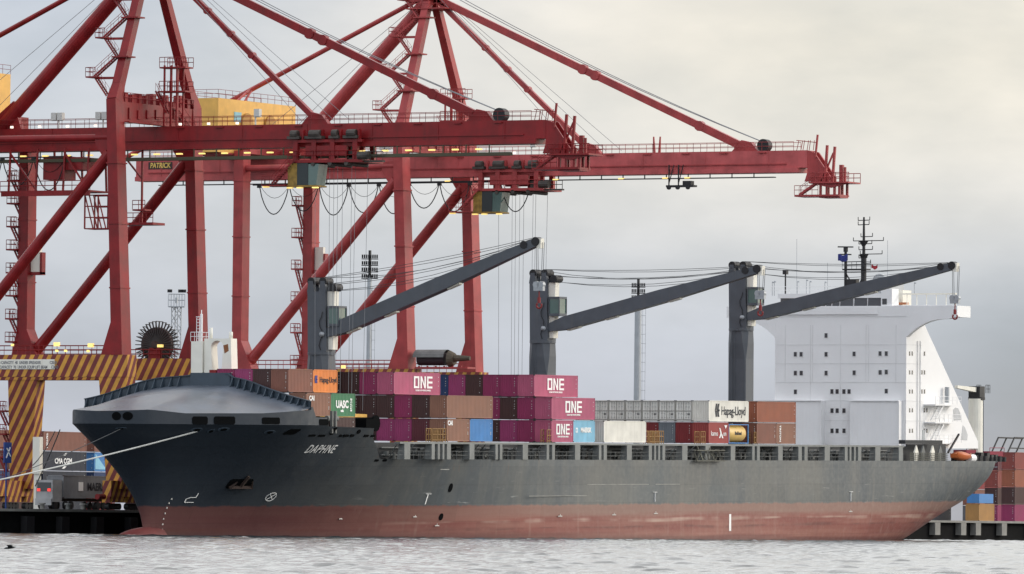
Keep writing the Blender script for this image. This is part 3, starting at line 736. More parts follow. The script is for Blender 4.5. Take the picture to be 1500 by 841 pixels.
for px, py in ((1210, 491.5), (1165, 519), (1173.5, 519), (1210, 519), (1251, 518.5), (1289, 518), (1298, 518), (1165, 546.5), (1210, 546.5), (1251, 546), (1298, 545), (1165, 574), (1218.5, 573.5), (1298, 573)):
    q = H(px, py); MB().box(XH - .05, XH + .01, q.y - .3, q.y + .3, q.z - .39, q.z + .39).build('window_frame', sm_, hs)
g = MB()
for px in (1343, 1347): q = S(px, 520, Y=yr); g.tube((q.x, yr - .1, 13), (q.x, yr - .1, q.z + 2), .07, 6)
g.build('drain_pipe', M_WHITE, hs)
q = S(1352, 640, Y=yr); MB().box(q.x - .45, q.x + .45, yr - .04, yr + .01, q.z - 1.0, q.z + 1.0).build('door', mat('grey_door', (.4, .42, .43), .5), hs)
# corrugated wind screens in front of the lower house
for x0, x1 in ((1085, 1207), (1249, 1320.5)):
    a, b = H(x0, 588).y, H(x1, 588).y; z0, z1 = 12.2, H(1290, 588).z; g = MB(); n = int(abs(a - b) / .55); pts = []
    for i in range(n + 1):
        y = a + (b - a) * i / n; pts.append((XH - 1.0 - (.05 if i % 2 else 0.), y)); 
    rows = [[(x, y, z0) for x, y in pts], [(x, y, z1) for x, y in pts], [(x + .3, y, z1) for x, y in pts], [(x + .3, y, z0) for x, y in pts]]
    g.grid(rows); g.box(XH - 1.2, XH, min(a, b) - .12, min(a, b), z0, z1 + .05); g.box(XH - 1.2, XH - .7, min(a, b), max(a, b), z1, z1 + .12); g.box(XH - .7, XH, min(a, b), max(a, b), z1 - .2, z1 + .06)
    g.build('wind_screen', M_WHITE, ship)
MB().box(XH - 3.2, XH - 1.3, yr + 1.6, yl - .2, 12.0, 12.2).build('lower_platform', M_DECKG, ship)
# side casing: sloped plates with two openings, behind the windows
def sx(px, py): q = S(px, py, Y=yr + .3); return q.x, q.z
z1c = sx(1352, 472)[1]; z0c = sx(1434, 657)[1]; x1c = sx(1434, 657)[0]
cas = MB(); poly = [(XH + 5.4, z0c), (x1c, z0c), (XH + 5.9, z1c), (XH + 5.4, z1c)]
for y0, y1 in ((yr + .02, yr + .5), (yl - .5, yl - .02)): cas.prism(poly, lambda a, b, d: (a, d, b), y1, y0)
cas.box(XH + 5.42, XH + 8.3, yr + .55, yl - .55, ZD, 27); cas.box(XH + 8.32, XH + 14, yr + 3, yl - 3, ZD, 19)
cas.build('stern_casing', M_WHITE, ship)
for c in (((1393, 600), (1396, 597), (1400, 598), (1403, 605), (1404.5, 615), (1394, 616)), ((1407, 623), (1410, 626), (1414, 637), (1413, 645), (1404, 644))):
    MB().prism([sx(*p) for p in c], lambda a, b, d: (a, d, b), yr - .02, yr + .016).build('casing_opening', mat('grey_recess', (.45, .46, .47), .6), ship)
# funnel, masts and the things on the monkey island
XF = XH + 12
FP = lambda px, py: S(px, py, X=XF)
a, b = FP(1276, 425), FP(1299, 401)
f = MB().box(XF, XF + 6, b.y, a.y, 20, a.z); rows = []
for i in range(9):
    t = math.pi * i / 8; yy = (a.y + b.y) / 2 + (a.y - b.y) / 2 * math.cos(t) * (1 if i < 5 else 1); zz = a.z + (b.z - a.z) * math.sin(t) ** .6; rows.append([(XF + .02, yy, zz), (XF + 6, yy, zz)])
f.grid(rows); o = len(f.v); f.v += [r[0] for r in rows]; f.f.append(tuple(o + i for i in range(9)))
f.build('funnel', M_STEEL, ship, smooth=False)
XA = XH + 3.5; A = lambda px, py: S(px, py, X=XA)
m = MB(); yc = A(1265, 400).y; z0, z1 = zbr, A(1265, 318).z
m.tube((XA, yc, z0), (XA, yc, A(1265, 378).z), .42, 8); m.tube((XA, yc, A(1265, 378).z), (XA, yc, z1), .26, 8, .14)
for py, l, r_ in ((323, 8, 9), (329.5, 8, 8), (347, 4, 13), (353, 15, 29), (357.5, 7, 12), (366, 7, 13), (372.5, 5, 27), (378, 7, 5), (386, 1, 10)):
    p, q = A(1265 - l, py), A(1265 + r_, py - .6); m.bar((XA, p.y, p.z), (XA, q.y, q.z), .1, .12)
    for e in (p, q): m.tube((XA, e.y, e.z), (XA, e.y, e.z + .5), .06, 5)
for px, py in ((1265, 353), (1265, 373)):
    q = A(px, py); m.tube((XA, q.y, q.z - .9), (XA, q.y, q.z), .12, 8, .75)
m.build('signal_mast', M_BLACK, ship)
m = MB(); yr2 = A(1238.5, 400).y
m.tube((XA, yr2, zbr), (XA, yr2, A(1238, 368).z), .22, 8); p0, p1 = A(1237, 394), A(1272, 393)
m.box(XA - .8, XA + .8, p1.y, p0.y, p0.z - .2, p0.z); m.rail((XA - .8, p0.y, p0.z), (XA - .8, p1.y, p1.z), 1.0, .8); m.rail((XA + .8, p0.y, p0.z), (XA + .8, p1.y, p1.z), 1.0, .8)
m.bar((XA, p0.y, p0.z - .3), (XA, (p0.y + p1.y) / 2, zbr + .4), .16, .16); m.bar((XA, p1.y + .5, p0.z - .3), (XA, (p0.y + p1.y) / 2, zbr + .4), .16, .16)
m.box(XA - .6, XA + .6, A(1256, 412).y, A(1242, 412).y, zbr, A(1250, 409).z)
for py, w in ((362, 12), (373, 9)): q = A(1238.5, py); m.bar((XA, q.y - w / 10, q.z), (XA, q.y + w / 10, q.z + .04), .22, .18)
m.tube((XA, yr2, A(1238, 369).z), (XA, yr2, A(1238, 362).z), .35, 8)
m.build('radar_mast', M_BLACK, ship)
q = A(1150.5, 400); m = MB().tube((XA, q.y, zbr), (XA, q.y, q.z), .12, 6); m.box(XA - .35, XA + .35, q.y - .3, q.y + .3, q.z - .2, q.z + .45); m.build('searchlight_post', M_BLACK, ship)
for px, py in ((1129, 413), (1132, 412), (1165, 350), (1166, 412), (1179, 410), (1184, 412), (1206, 413), (1210, 385), (1298, 352), (1337, 414)):
    q = A(px, py); m = MB(); m.tube((XA + .5, q.y, zbr - .2), (XA + .5, q.y, q.z), .03 if py < 400 else .05, 4)
    if py > 400: m.tube((XA + .5, q.y, q.z), (XA + .5, q.y - .25, q.z - .1), .1, 5)
    m.build('whip_aerial', M_STEEL, ship)
m = MB(); p, q = A(1140, 430), A(1288, 428); m.rail((XA - 2.5, p.y, zbr), (XA - 2.5, q.y, zbr), 1.05, 1.5); p, q = H(1308, 448), H(1400, 448)
m.rail((XH + .1, p.y, wz1), (XH + .1, q.y, wz1), .05, 2)
m.build('guard_rail', M_WHITE, ship)
g = MB(); p, q = S(1300, 432, X=XH + 3), S(1400, 433, X=XH + 3); g.box(XH + 2.8, XH + 3.4, q.y, p.y, p.z, p.z + .22)
for i in range(8): y = p.y + (q.y - p.y) * i / 7; g.bar((XH + 3, y, wz0), (XH + 3, y, p.z), .1, .1)
g.build('wing_awning', M_CREAM, ship)
p, q = S(1305, 447, X=XH + 5), S(1322, 425, X=XH + 5); MB().box(XH + 5, XH + 8, q.y, p.y, wz0, q.z).build('wing_store', M_CREAM, ship)
p, q = S(1311, 446.5, X=XH + 4.8), S(1330, 443, X=XH + 4.8); MB().box(XH + 4.7, XH + 4.95, q.y, p.y, p.z, q.z).build('orange_board', mat('orange_board', (.5, .2, .1)), ship)
# port walkway by the house: dark recess, frames and rails
yk = CY - HB + 1.2
K = lambda px, py: S(px, py, Y=CY - HB + 1.2)
a, b = K(1324, 676), K(1380, 646)
MB().box(a.x + .3, b.x, CY - HB + 1.2, CY - HB + 2.2, b.z - .45, b.z + .1).build('side_gallery', M_DARKG, ship)
MB().box(S(1327, 660, Y=yr - 2.5).x, S(1384, 660, Y=yr - 2.5).x, yr - 2.6, yr - 2.4, ZD, b.z - .46).build('gallery_bulkhead', M_DARKG, ship)
for px in (1339, 1349, 1363, 1374): q = K(px, 660); MB().prism([(q.x - .55, ZD), (q.x + .5, ZD), (q.x + .7, ZD + 1.3), (q.x + .1, ZD + 2.2), (q.x - .6, ZD + 1.2)], lambda u, w, d: (u, d, w), CY - HB + .9, CY - HB + 1.1).build('gallery_frame', M_CREAM if px in (1339, 1363) else M_DSTEEL, ship)
g = MB()
for k in range(4): g.bar((a.x, CY - HB + .3, ZD + .2 + .3 * k), (b.x, CY - HB + .3, ZD + .2 + .3 * k), .05, .05)
x = a.x
while x < b.x: g.bar((x, CY - HB + .3, ZD), (x, CY - HB + .3, ZD + 1.15), .07, .07); x += .6
g.build('gallery_rail', mat('dull_gangway', (.1, .1, .08)), ship)
g = MB(); y0 = yr - 1.2
for px0, py0, px1, py1 in ((1366, 616, 1380, 590), (1366, 646, 1379, 620)):
    p, q = S(px0, py0, Y=y0), S(px1, py1, Y=y0); g.stair(p, q, (0, 1, 0), .8)
for py in (592, 618, 648):
    p, q = S(1364, py, Y=y0), S(1402, py, Y=y0); g.box(p.x, q.x, y0 - .6, yr + .2, p.z - .2, p.z); g.rail((p.x, y0 - .6, p.z), (q.x, y0 - .6, p.z), 1.1, 1.4)
g.build('outside_stair', M_WHITE, ship)
p, q = S(1381, 590, Y=yr), S(1381, 567, Y=yr); MB().tube((p.x, yr - .6, p.z), (p.x, yr - .6, q.z), .35, 10).build('exhaust_pipe', M_STEEL, ship)
# stern: stores crane, boat davit, winches, boat
CP = lambda px, py: S(px, py, Y=CY - 9.5)
q0, q1 = CP(1428, 676), CP(1428, 584); g = MB().tube((q0.x, CY - 9.5, ZD - .1), (q0.x, CY - 9.5, q1.z), 1.05, 16); so = g.build('stores_crane', M_CREAM, ship, smooth=False)
g = MB(); p = CP(1430, 582); t = CP(1432, 566); g.box(p.x - .9, p.x + .9, CY - 10.4, CY - 8.6, p.z, t.z); g.tube((p.x, CY - 9.5, p.z - .4), (p.x, CY - 9.5, p.z), 1.25, 12); g.build('slewing_head', M_BLACK, so)
p, q = CP(1428, 571), CP(1400, 566.5); g = MB().bar((p.x - .5, CY - 9.5, p.z), (q.x, CY - 9.5, q.z), .8, .7, .5, .4); g.build('jib', M_CREAM, so)
g = MB(); p = CP(1436, 572)
for k in (0, .9): g.rail((p.x, CY - 10.3 + 1.6 * k, p.z - .4), (p.x + 1.5, CY - 10.3 + 1.6 * k, p.z - .4), 1.2, .5, .04)
for zz in np.arange(ZD, p.z - 1.5, .5): g.bar((p.x - .2, CY - 9.8, zz), (p.x + .3, CY - 9.8, zz), .05, .05)
for k in (-.2, .3): g.tube((p.x + k, CY - 9.8, ZD), (p.x + k, CY - 9.8, p.z - .5), .05, 4)
g.build('cage_ladder', M_BLACK, so)
K2 = lambda px, py: S(px, py, Y=CY - 12.5)
g = MB(); p, q = K2(1388, 663), K2(1404, 636); g.bar(p, q, .22, .25); g.build('boat_davit', M_BLACK, ship)
for px0, px1, py0, py1 in ((1405, 1422, 668, 659), (1439, 1460, 668, 661)):
    p, q = S(px0, py0, Y=CY - 9), S(px1, py1, Y=CY - 9); g = MB().box(p.x, q.x, CY - 10, CY - 8, p.z, q.z); g.box(p.x + .3, q.x - .3, CY - 9.8, CY - 8.2, ZD - .1, p.z)
    for k in (p.x, q.x): g.tube((k, CY - 10.1, p.z), (k, CY - 10.1, q.z + .5), .05, 4)
    g.tube((p.x, CY - 10.1, q.z + .5), (q.x, CY - 10.1, q.z + .5), .05, 4); g.build('winch_cover', mat('maroon_canvas', (.22, .03, .05), .8), ship)
g = MB(); rnd = random.Random(5)
for px in (1399, 1404, 1421, 1426, 1434, 1443, 1449, 1455, 1462):
    p = S(px, 676, Y=CY - 11.5); g = MB(); g.box(p.x - .5, p.x + .4, CY - 12, CY - 11, ZD - .1, ZD + rnd.uniform(.5, 1.3)); g.tube((p.x + .7, CY - 12, ZD - .1), (p.x + .7, CY - 12, ZD + rnd.uniform(.5, .9)), .4, 8); g.build('mooring_gear', M_BLACK, ship)
p = K2(1417, 671); g = MB()
for i in range(6): pass
g.tube((p.x - .8, CY - 13, p.z), (p.x + .9, CY - 13, p.z), .55, 12); g.build('liferaft_canister', M_WHITE, ship, smooth=False)
# rescue boat: a thing of its own, resting on the deck
bo = MB(); p, q = K2(1392, 676), K2(1412, 664); x0, x1 = p.x, q.x; zc = ZD + .02; rows = []
for i in range(13):
    t = i / 12; x = x0 + (x1 - x0) * t; w = 1.1 * math.sin(math.pi * (.1 + .8 * t)) ** .5; sh = .35 * (2 * t - 1) ** 2
    prof_ = [(-w, zc + .8 + sh), (-w * .95, zc + .45), (-w * .55, zc + .12 + sh), (0, zc + sh * 1.4), (w * .55, zc + .12 + sh), (w * .95, zc + .45), (w, zc + .8 + sh), (w * .6, zc + 1.0 + (.2 if .2 < t < .6 else 0)), (0, zc + 1.1 + (.25 if .2 < t < .6 else 0)), (-w * .6, zc + 1.0 + (.2 if .2 < t < .6 else 0)), (-w, zc + .8 + sh)]
    rows.append([(x, CY - 13 + a, z) for a, z in prof_])
bo.grid(rows)
for r in (rows[0], rows[-1]): o = len(bo.v); bo.v += r[:-1]; bo.f.append(tuple(range(o, o + 10)))
lb = bo.build('rescue_boat', M_ORANGE, None, smooth=True); lb.matrix_world = SHIP_M
tag(lb, 'small orange rescue boat resting on the stern deck behind the white house', 'rescue boat')
# flags
def flag(name, px, py, w, h, m, label):
    q = A(px, py); g = MB(); rows = []
    for j in (0, 1): rows.append([(XA - .4 + .12 * math.sin(i * 1.3), q.y - w * i / 8, q.z + h * j + .12 * math.sin(i * .9 + 1)) for i in range(9)])
    g.grid(rows); g.grid([[(a + .03, b, c) for a, b, c in r][::-1] for r in rows])
    o = g.build(name, m, None); o.matrix_world = SHIP_M; tag(o, label, 'flag'); return o
flag('signal_flag', 1229, 383, 1.6, .95, mat('blue_flag', (.03, .04, .2), .8, var=.3), 'dark blue flag flying left of the radar mast on the bridge')
flag('signal_flag', 1278, 394, 1.0, .5, mat('red_flag', (.4, .04, .05), .8, var=.3), 'small red flag on the right of the signal mast')

# ------------------------------------------------------------------ containers
BW, BH, PITCH = 2.438, 2.81, 2.5
def corr(n, span, d=.04):                        # trapezoid profile along 0..span
    pts = []; st = span / n
    for i in range(n):
        u = i * st
        pts += [(u, 0), (u + st * .28, 0), (u + st * .5, d), (u + st * .78, d)]
    return pts + [(span, 0)]
BOXM = {}
def box_mesh(L):
    if L in BOXM: return BOXM[L]
    H = BH; g = MB(); p = .16
    pr = corr(int(L / .36), L - 2 * p)
    g.grid([[(p + u, .02 + d, z) for u, d in pr] for z in (.16, H - .12)])
    g.grid([[(p + u, BW - .02 - d, z) for u, d in pr] for z in (H - .12, .16)])
    pe = corr(8, BW - 2 * p)
    g.grid([[(.02 + d, p + u, z) for u, d in pe] for z in (H - .12, .16)])
    g.grid([[(L - .02 - d, p + u, z) for u, d in pe] for z in (.16, H - .12)])
    g.box(.02, L - .02, .02, BW - .02, H - .06, H - .03)
    for x in (0, L - p):
        for y in (0, BW - p): g.box(x, x + p, y, y + p, .12, H - .12)
    body = g.mesh('container_body')
    f = MB()
    for y in (0, BW - .1):
        f.box(p + .002, L - p - .002, y, y + .1, .02, .158); f.box(p + .002, L - p - .002, y, y + .1, H - .118, H - .01)
    for x in (0, L - .1):
        f.box(x, x + .1, p + .002, BW - p - .002, .02, .158); f.box(x, x + .1, p + .002, BW - p - .002, H - .118, H - .01)
    rails = f.mesh('container_rails')
    c = MB()
    for x in (-.006, L - .17):
        for y in (-.006, BW - .17):
            for z in (0, H - .122): c.box(x, x + .176, y, y + .176, z, z + .118)
    cast = c.mesh('container_castings')
    k = MB()                                      # id codes: short strips of small white marks
    rn = random.Random(L)
    z = H - .5
    while z > .9: k.box(L - .55, L - .43, -.004, .016, z - .1, z); z -= rn.choice((.14, .14, .3, .55))
    z = H - .45
    while z > 1.2: k.box(-.004, .016, .33, .42, z - .09, z); z -= rn.choice((.14, .28, .4))
    k.box(-.004, .016, .38, .48, .44, .54)
    marks = k.mesh('container_marks')
    BOXM[L] = (body, rails, cast, marks); return BOXM[L]
def cmat(key):
    c = PAINT[key]
    return mat('container_paint_' + key, c, .55, var=.12, streak=.35, scale=.5, dirt=(c[0] * .5 + .05, c[1] * .5 + .04, c[2] * .5 + .03))
PAINT = dict(darkbrown=(.055, .022, .02), maroon=(.10, .022, .03), magenta=(.29, .04, .13), pink=(.40, .088, .16), plum=(.24, .023, .085), tan=(.24, .115, .075), brown=(.20, .08, .055), rust=(.27, .085, .045),
             red=(.30, .05, .045), darkred=(.20, .022, .025), mustard=(.36, .19, .06), orange=(.72, .22, .05), green=(.05, .19, .09), blue=(.055, .20, .46), skyblue=(.22, .47, .62), navy=(.015, .04, .12), grey=(.16, .18, .20), white=(.72, .70, .63), reefer=(.86, .85, .80), slate=(.10, .10, .11), dknavy=(.015, .02, .035), midgrey=(.19, .195, .205), redbrown=(.22, .05, .04))
L40, L20 = 12.192, 6.058
def add_mesh(name, me, m, parent=None):
    o = bpy.data.objects.new(name, me); COL.objects.link(o)
    if not me.materials: me.materials.append(None)
    o.material_slots[0].link = 'OBJECT'; o.material_slots[0].material = m
    if parent: o.parent = parent
    return o
M_CAST = mat('casting_grime', (.045, .035, .033), .7)
def container(M, L, key, label, group, marks=True):
    body, rails, cast, mk = box_mesh(L)
    o = add_mesh('shipping_container', body, cmat(key)); o.matrix_world = M; tag(o, label, 'container', group)
    add_mesh('frame_rails', rails, cmat(key), o); add_mesh('corner_castings', cast, M_CAST, o)
    if marks: add_mesh('code_marks', mk, mat('code_white', (.55, .55, .53), .6), o)
    return o
def side_text(o, txt, x, z, size, m=M_TEXT, sx=1., **kw):
    text_mb(txt, size, lambda u, v, w: (x + u, -.012 - w, z + v), sx=sx, **kw).build('lettering', m, o)
def end_text(o, txt, y, z, size, m=M_TEXT, sx=1., **kw):
    text_mb(txt, size, lambda u, v, w: (-.012 - w, y - u, z + v), sx=sx, **kw).build('lettering', m, o)
def poly_text(o, polys, x, z, m, name='lettering'):
    g = MB()
    for p in polys: g.prism([(x + a, z + b) for a, b in p], lambda a, b, d: (a, d, b), -.03, .0)
    return g.build(name, m, o)
def big_three(o, x, z, w, h, sub):               # block letters O N E
    t = h * .17; tx = w * .075; lw = w * .29; gp = (w - 3 * lw) / 2
    X0, X1, X2 = -w / 2, -w / 2 + lw + gp, -w / 2 + 2 * (lw + gp)
    P = [[(X0, 0), (X0 + tx, 0), (X0 + tx, h), (X0, h)], [(X0 + lw - tx, 0), (X0 + lw, 0), (X0 + lw, h), (X0 + lw - tx, h)], [(X0 + tx, 0), (X0 + lw - tx, 0), (X0 + lw - tx, t), (X0 + tx, t)], [(X0 + tx, h - t), (X0 + lw - tx, h - t), (X0 + lw - tx, h), (X0 + tx, h)],
         [(X1, 0), (X1 + tx, 0), (X1 + tx, h), (X1, h)], [(X1 + lw - tx, 0), (X1 + lw, 0), (X1 + lw, h), (X1 + lw - tx, h)], [(X1 + tx, h), (X1 + tx, h * .7), (X1 + lw - tx, 0), (X1 + lw - tx, h * .3)],
         [(X2, 0), (X2 + tx, 0), (X2 + tx, h), (X2, h)]] + [[(X2 + tx, b), (X2 + lw, b), (X2 + lw, b + t), (X2 + tx, b + t)] for b in (0, h * .415, h - t)]
    poly_text(o, [[(a, b - h / 2) for a, b in p] for p in P], x, z, M_TEXT)
    side_text(o, sub, x, z - h / 2 - .28, .27, sx=w / 4.2, bold=.01)
Z0 = 12.35
YP = -14.9
def slot(x, col, tier): return SHIP_M @ Matrix.Translation((x, YP + PITCH * col, Z0 + 2.9 * tier))
XC, XB, XA_, XDD, XE, XF_ = S(449, 595, Y=-12.4).x, -35.53, -7.2, 7.57, 38.41, 53.19
G = 'containers stacked on the ship deck'
# bay behind the whaleback
o = container(slot(XC, 2, 2), L20, 'brown', 'plain brown twenty foot container left of the orange one on the ship', G)
o = container(slot(XC + 6.13, 2, 2), L20, 'orange', 'orange twenty foot container with blue emblem and dark lettering', G, False)
side_text(o, 'Hapag-Lloyd', 3.75, 1.55, .95, M_TEXTK, sx=.9, bold=.012)
def emblem(o, x, z, k, m):
    for d in (0, .62): poly_text(o, [[(a * k + d * k, b * k) for a, b in p] for p in ([(.25, .9), (.65, .9), (.4, .05), (0, .05)], [(0, 0), (.4, 0), (.62, -.85), (.22, -.85)])], x, z, m, 'emblem')
    poly_text(o, [[(.7 * k, -.12 * k), (1.35 * k, -.12 * k), (1.35 * k, .12 * k), (.7 * k, .12 * k)]], x, z, m, 'emblem')
emblem(o, .35, 1.6, .52, M_TEXTB)
o = container(slot(XC, 1, 1), L20, 'tan', 'brown twenty foot container with short white lettering left of the green one', G)
side_text(o, 'CAI', 1.3, 2.15, .8, bold=.03)
o = container(slot(XC + 6.13, 1, 1), L20, 'green', 'green twenty foot container with white lettering behind the bow', G, False)
side_text(o, 'UASC', 2.75, 1.45, 1.25, sx=1.0, bold=.05); side_text(o, 'asia', 2.75, .72, .5, sx=1.0, bold=.02)
text_mb('UASC', .5, lambda u, v, w: (5.0 - v, -.03 - w, 1.45 + u), bold=.01, sx=1.0).build('lettering', mat('green_lettering', (.05, .19, .09)), o)
MB().box(4.78, 5.22, -.02, .01, .65, 2.2).build('white_panel', M_TEXT, o)
for col, key, lab in ((2, 'darkbrown', 'dark brown container end just left of the brown top box behind the breakwater'), (3, 'magenta', 'magenta container end behind the breakwater, right one of two'), (4, 'plum', 'plum container end behind the breakwater, nearest the white foremast')):
    container(slot(XC, col + 1, 2), L40, key, lab, G)
container(slot(XC + 6.13, 1, 0), L20, 'darkbrown', 'dark container under the green one, mostly hidden by mooring gear', G)
# first pink bay
o = container(slot(XB, 3, 2), L40, 'pink', 'leftmost of the big pink containers with white block letters', G)
big_three(o, 7.6, 1.58, 4.9, 1.5, 'OCEAN NETWORK EXPRESS')
o = container(slot(XB, 0, 1), L40, 'tan', 'plain light brown forty foot container above a blue one', G)
o = container(slot(XB, 0, 0), L20, 'tan', 'light brown short container with white corner lettering, left of the blue one', G)
side_text(o, 'CAI', .85, 2.25, .8, bold=.03)
o = container(slot(XB + 6.13, 0, 0), L20, 'blue', 'bright blue twenty foot container in the bottom tier', G)
ORD = ['', 'first', 'second', 'third', 'fourth', 'fifth', 'sixth', 'seventh']
CN = dict(darkbrown='dark brown', maroon='maroon', magenta='magenta', plum='dark plum', darkred='dark red', navy='navy blue', grey='blue grey', slate='dark grey', brown='brown', pink='pink')
def ends(x, tier, first, keys, anchor):
    out = []
    for i, k in enumerate(keys):
        lab = f"{CN[k]} container end, {ORD[i + 1]} left of the {anchor}"
        out.append(container(slot(x, first + i, tier), L40, k, lab, G))
    return out
ends(XB, 2, 4, ['plum', 'darkbrown', 'darkbrown'], 'leftmost pink lettered container')
ends(XB, 1, 1, ['darkbrown', 'plum', 'darkbrown', 'darkbrown', 'darkbrown'], 'plain long light brown container')
ends(XB, 0, 1, ['maroon', 'magenta', 'magenta', 'darkbrown', 'magenta'], 'short light brown bottom container')
# second pink bay
o = container(slot(XA_, 1, 2), L40, 'pink', 'topmost right pink container with white block letters, against the sky', G); big_three(o, 5.9, 1.62, 4.6, 1.5, 'OCEAN NETWORK EXPRESS')
o = container(slot(XA_, 0, 1), L40, 'pink', 'long pink lettered container above a short pink and a light blue one', G); big_three(o, 6.1, 1.62, 4.6, 1.5, 'OCEAN NETWORK EXPRESS')
o = container(slot(XA_, 0, 0), L20, 'pink', 'short pink lettered container left of the light blue one', G); big_three(o, 3.15, 1.65, 3.7, 1.35, 'OCEAN NETWORK EXPRESS')
o = container(slot(XA_ + 6.13, 0, 0), L20, 'skyblue', 'light blue twenty foot container with white star and lettering', G, False)
side_text(o, 'MAERSK', 3.5, 1.55, .85, sx=.95, bold=.035)
st = [(.3 * (1 if i % 2 == 0 else .45) * math.sin(math.pi * i / 7), .32 * (1 if i % 2 == 0 else .45) * math.cos(math.pi * i / 7)) for i in range(14)]
MB().box(.62, 1.18, -.018, .01, 1.25, 1.85).build('emblem_panel', M_TEXT, o)
MB().prism([(.9 + a * .8, 1.55 + b * .8) for a, b in st], lambda a, b, d: (a, d, b), -.03, -.02).build('star_emblem', cmat('skyblue'), o)
ends(XA_, 2, 2, ['plum', 'plum', 'darkbrown', 'magenta', 'navy', 'darkbrown'], 'topmost right pink container')
ends(XA_, 1, 1, ['plum', 'darkbrown', 'plum', 'darkbrown'], 'long pink lettered container of the middle tier')
es = ends(XA_, 0, 1, ['plum', 'magenta', 'darkbrown', 'magenta'], 'short pink lettered bottom container')
end_text(es[2], 'TEX', 1.75, 2.3, .55, bold=.02)
# white box amidships
container(slot(XDD, 0, 0), L40, 'white', 'plain cream white forty foot container alone in the bottom tier', G, False)
container(slot(XDD, 1, 0), L40, 'slate', 'dark grey container end squeezed beside the plain cream white container', G)
# reefer bay
o = container(slot(XE, 0, 1), L40, 'white', 'cream white forty foot container with black emblem and lettering', G, False)
side_text(o, 'Hapag-Lloyd', 7.5, 1.4, 1.65, M_TEXTK, sx=.9, bold=.01); emblem(o, 1.9, 1.5, 1.0, M_TEXTK)
def reefer_end(o):
    f = MB()
    for y in (.02, 1.2, 2.34): f.box(-.06, .012, y, y + .07, .16, 2.74)
    for z in (.18, 1.35, 2.62): f.box(-.055, .011, .14, 2.3, z, z + .09)
    f.build('end_frame', mat('reefer_frame_grey', (.33, .32, .29), .6), o)
    for y in (.45, .85, 1.55, 1.95):
        b = MB().tube((-.09, y, .2), (-.09, y, 2.7), .03, 5)
        for z in (.5, 1.0, 1.9, 2.4): b.box(-.1, .01, y - .08, y + .08, z, z + .07)
        b.build('locking_bar', mat('lock_bar_steel', (.45, .45, .43), .5), o)
    MB().box(-.05, .012, .35, .62, .85, 1.1).build('cable_box', M_BLACK, o)
for i in range(7):
    o = container(slot(XE, 1 + i, 1), L40, 'reefer', f"white container with barred end, {ORD[i + 1]} left of the cream box with black lettering", G, False); reefer_end(o)
o = container(slot(XE, 0, 0), L20, 'red', 'red twenty foot container with white lettering, left of the tank container', G, False)
side_text(o, 'kamo', 1.7, 1.3, .95, bold=.0); side_text(o, 'on', 4.85, 1.3, .95, bold=.0)
poly_text(o, [[(-.35, .75), (-.05, .75), (.4, 0), (-.1, -.6), (-.4, -.6), (.02, 0)], [(.3, -.25), (.5, -.6), (.9, -.6), (.5, -.02)]], 3.5, 1.3, M_TEXT)
poly_text(o, [[(-.45, .22), (.45, .22), (0, -.25)]], 5.1, 2.2, M_TEXT, 'emblem')
# tank container
t0 = XE + 6.13; TM = slot(t0, 0, 0)
g = MB()
for x in (0, L20 - .14):
    for y in (0, BW - .14): g.box(x, x + .14, y, y + .14, 0, 2.6)
for y in (0, BW - .14):
    for z in (0, 2.46): g.box(.14, L20 - .14, y + .01, y + .13, z + .01, z + .13)
for x in (0, L20 - .14):
    for z in (0, 2.46): g.box(x + .01, x + .13, .14, BW - .14, z + .01, z + .13)
tk = bpy.data.objects.new('tank_container', g.mesh('tank_frame')); COL.objects.link(tk); tk.data.materials.append(cmat('blue')); tk.matrix_world = TM
tag(tk, 'yellow cylindrical tank in a blue frame on the ship deck', 'tank container')
g = MB(); rows = []
for x, r in ((.2, .05), (.22, .6), (.32, .9), (.5, 1.08), (.75, 1.16), (5.3, 1.16), (5.55, 1.08), (5.72, .9), (5.83, .6), (5.86, .05)):
    rows.append([(x, BW / 2 + r * math.cos(2 * math.pi * k / 28), 1.36 + r * math.sin(2 * math.pi * k / 28)) for k in range(29)])
g.grid(rows); tb = g.build('tank_barrel', mat('tank_yellow_paint', (.66, .44, .14), .4, var=.08, streak=.25, dirt=(.45, .33, .16)), tk, smooth=True)
g = MB().tube((3, BW / 2, 2.45), (3, BW / 2, 2.7), .35, 12); g.build('manhole', M_STEEL, tk)
text_mb('Bulkhaul', .62, lambda u, v, w: (3.0 + u, BW / 2 - math.sqrt(max(.01, 1.175 ** 2 - v * v)) - w, 1.36 + v), bold=.02, sx=1.0).build('lettering', M_TEXTK, tk)
ends(XE, 0, 1, ['darkred', 'grey', 'darkred', 'maroon'], 'red container beside the tank')
# last bay
container(slot(XF_, 0, 1), L40, 'rust', 'long rusty brown container nearest the white bridge house, upper tier', G)
container(slot(XF_, 0, 0), L20, 'brown', 'short brown container under the rusty one, right of the tank', G)
o = container(slot(XF_ + 6.13, 0, 0), L20, 'tan', 'short brown container with vertical white lettering beside the bridge house', G)
text_mb('TRITON', .62, lambda u, v, w: (1.1 + v, -.014 - w, 1.4 - u), bold=.02, sx=1.0).build('lettering', M_TEXT, o)
container(slot(XF_, 1, 1), L40, 'darkred', 'dark red container end beside the long rusty brown container', G)
container(slot(XF_, 1, 0), L40, 'maroon', 'maroon container end between the tank and the brown containers', G)

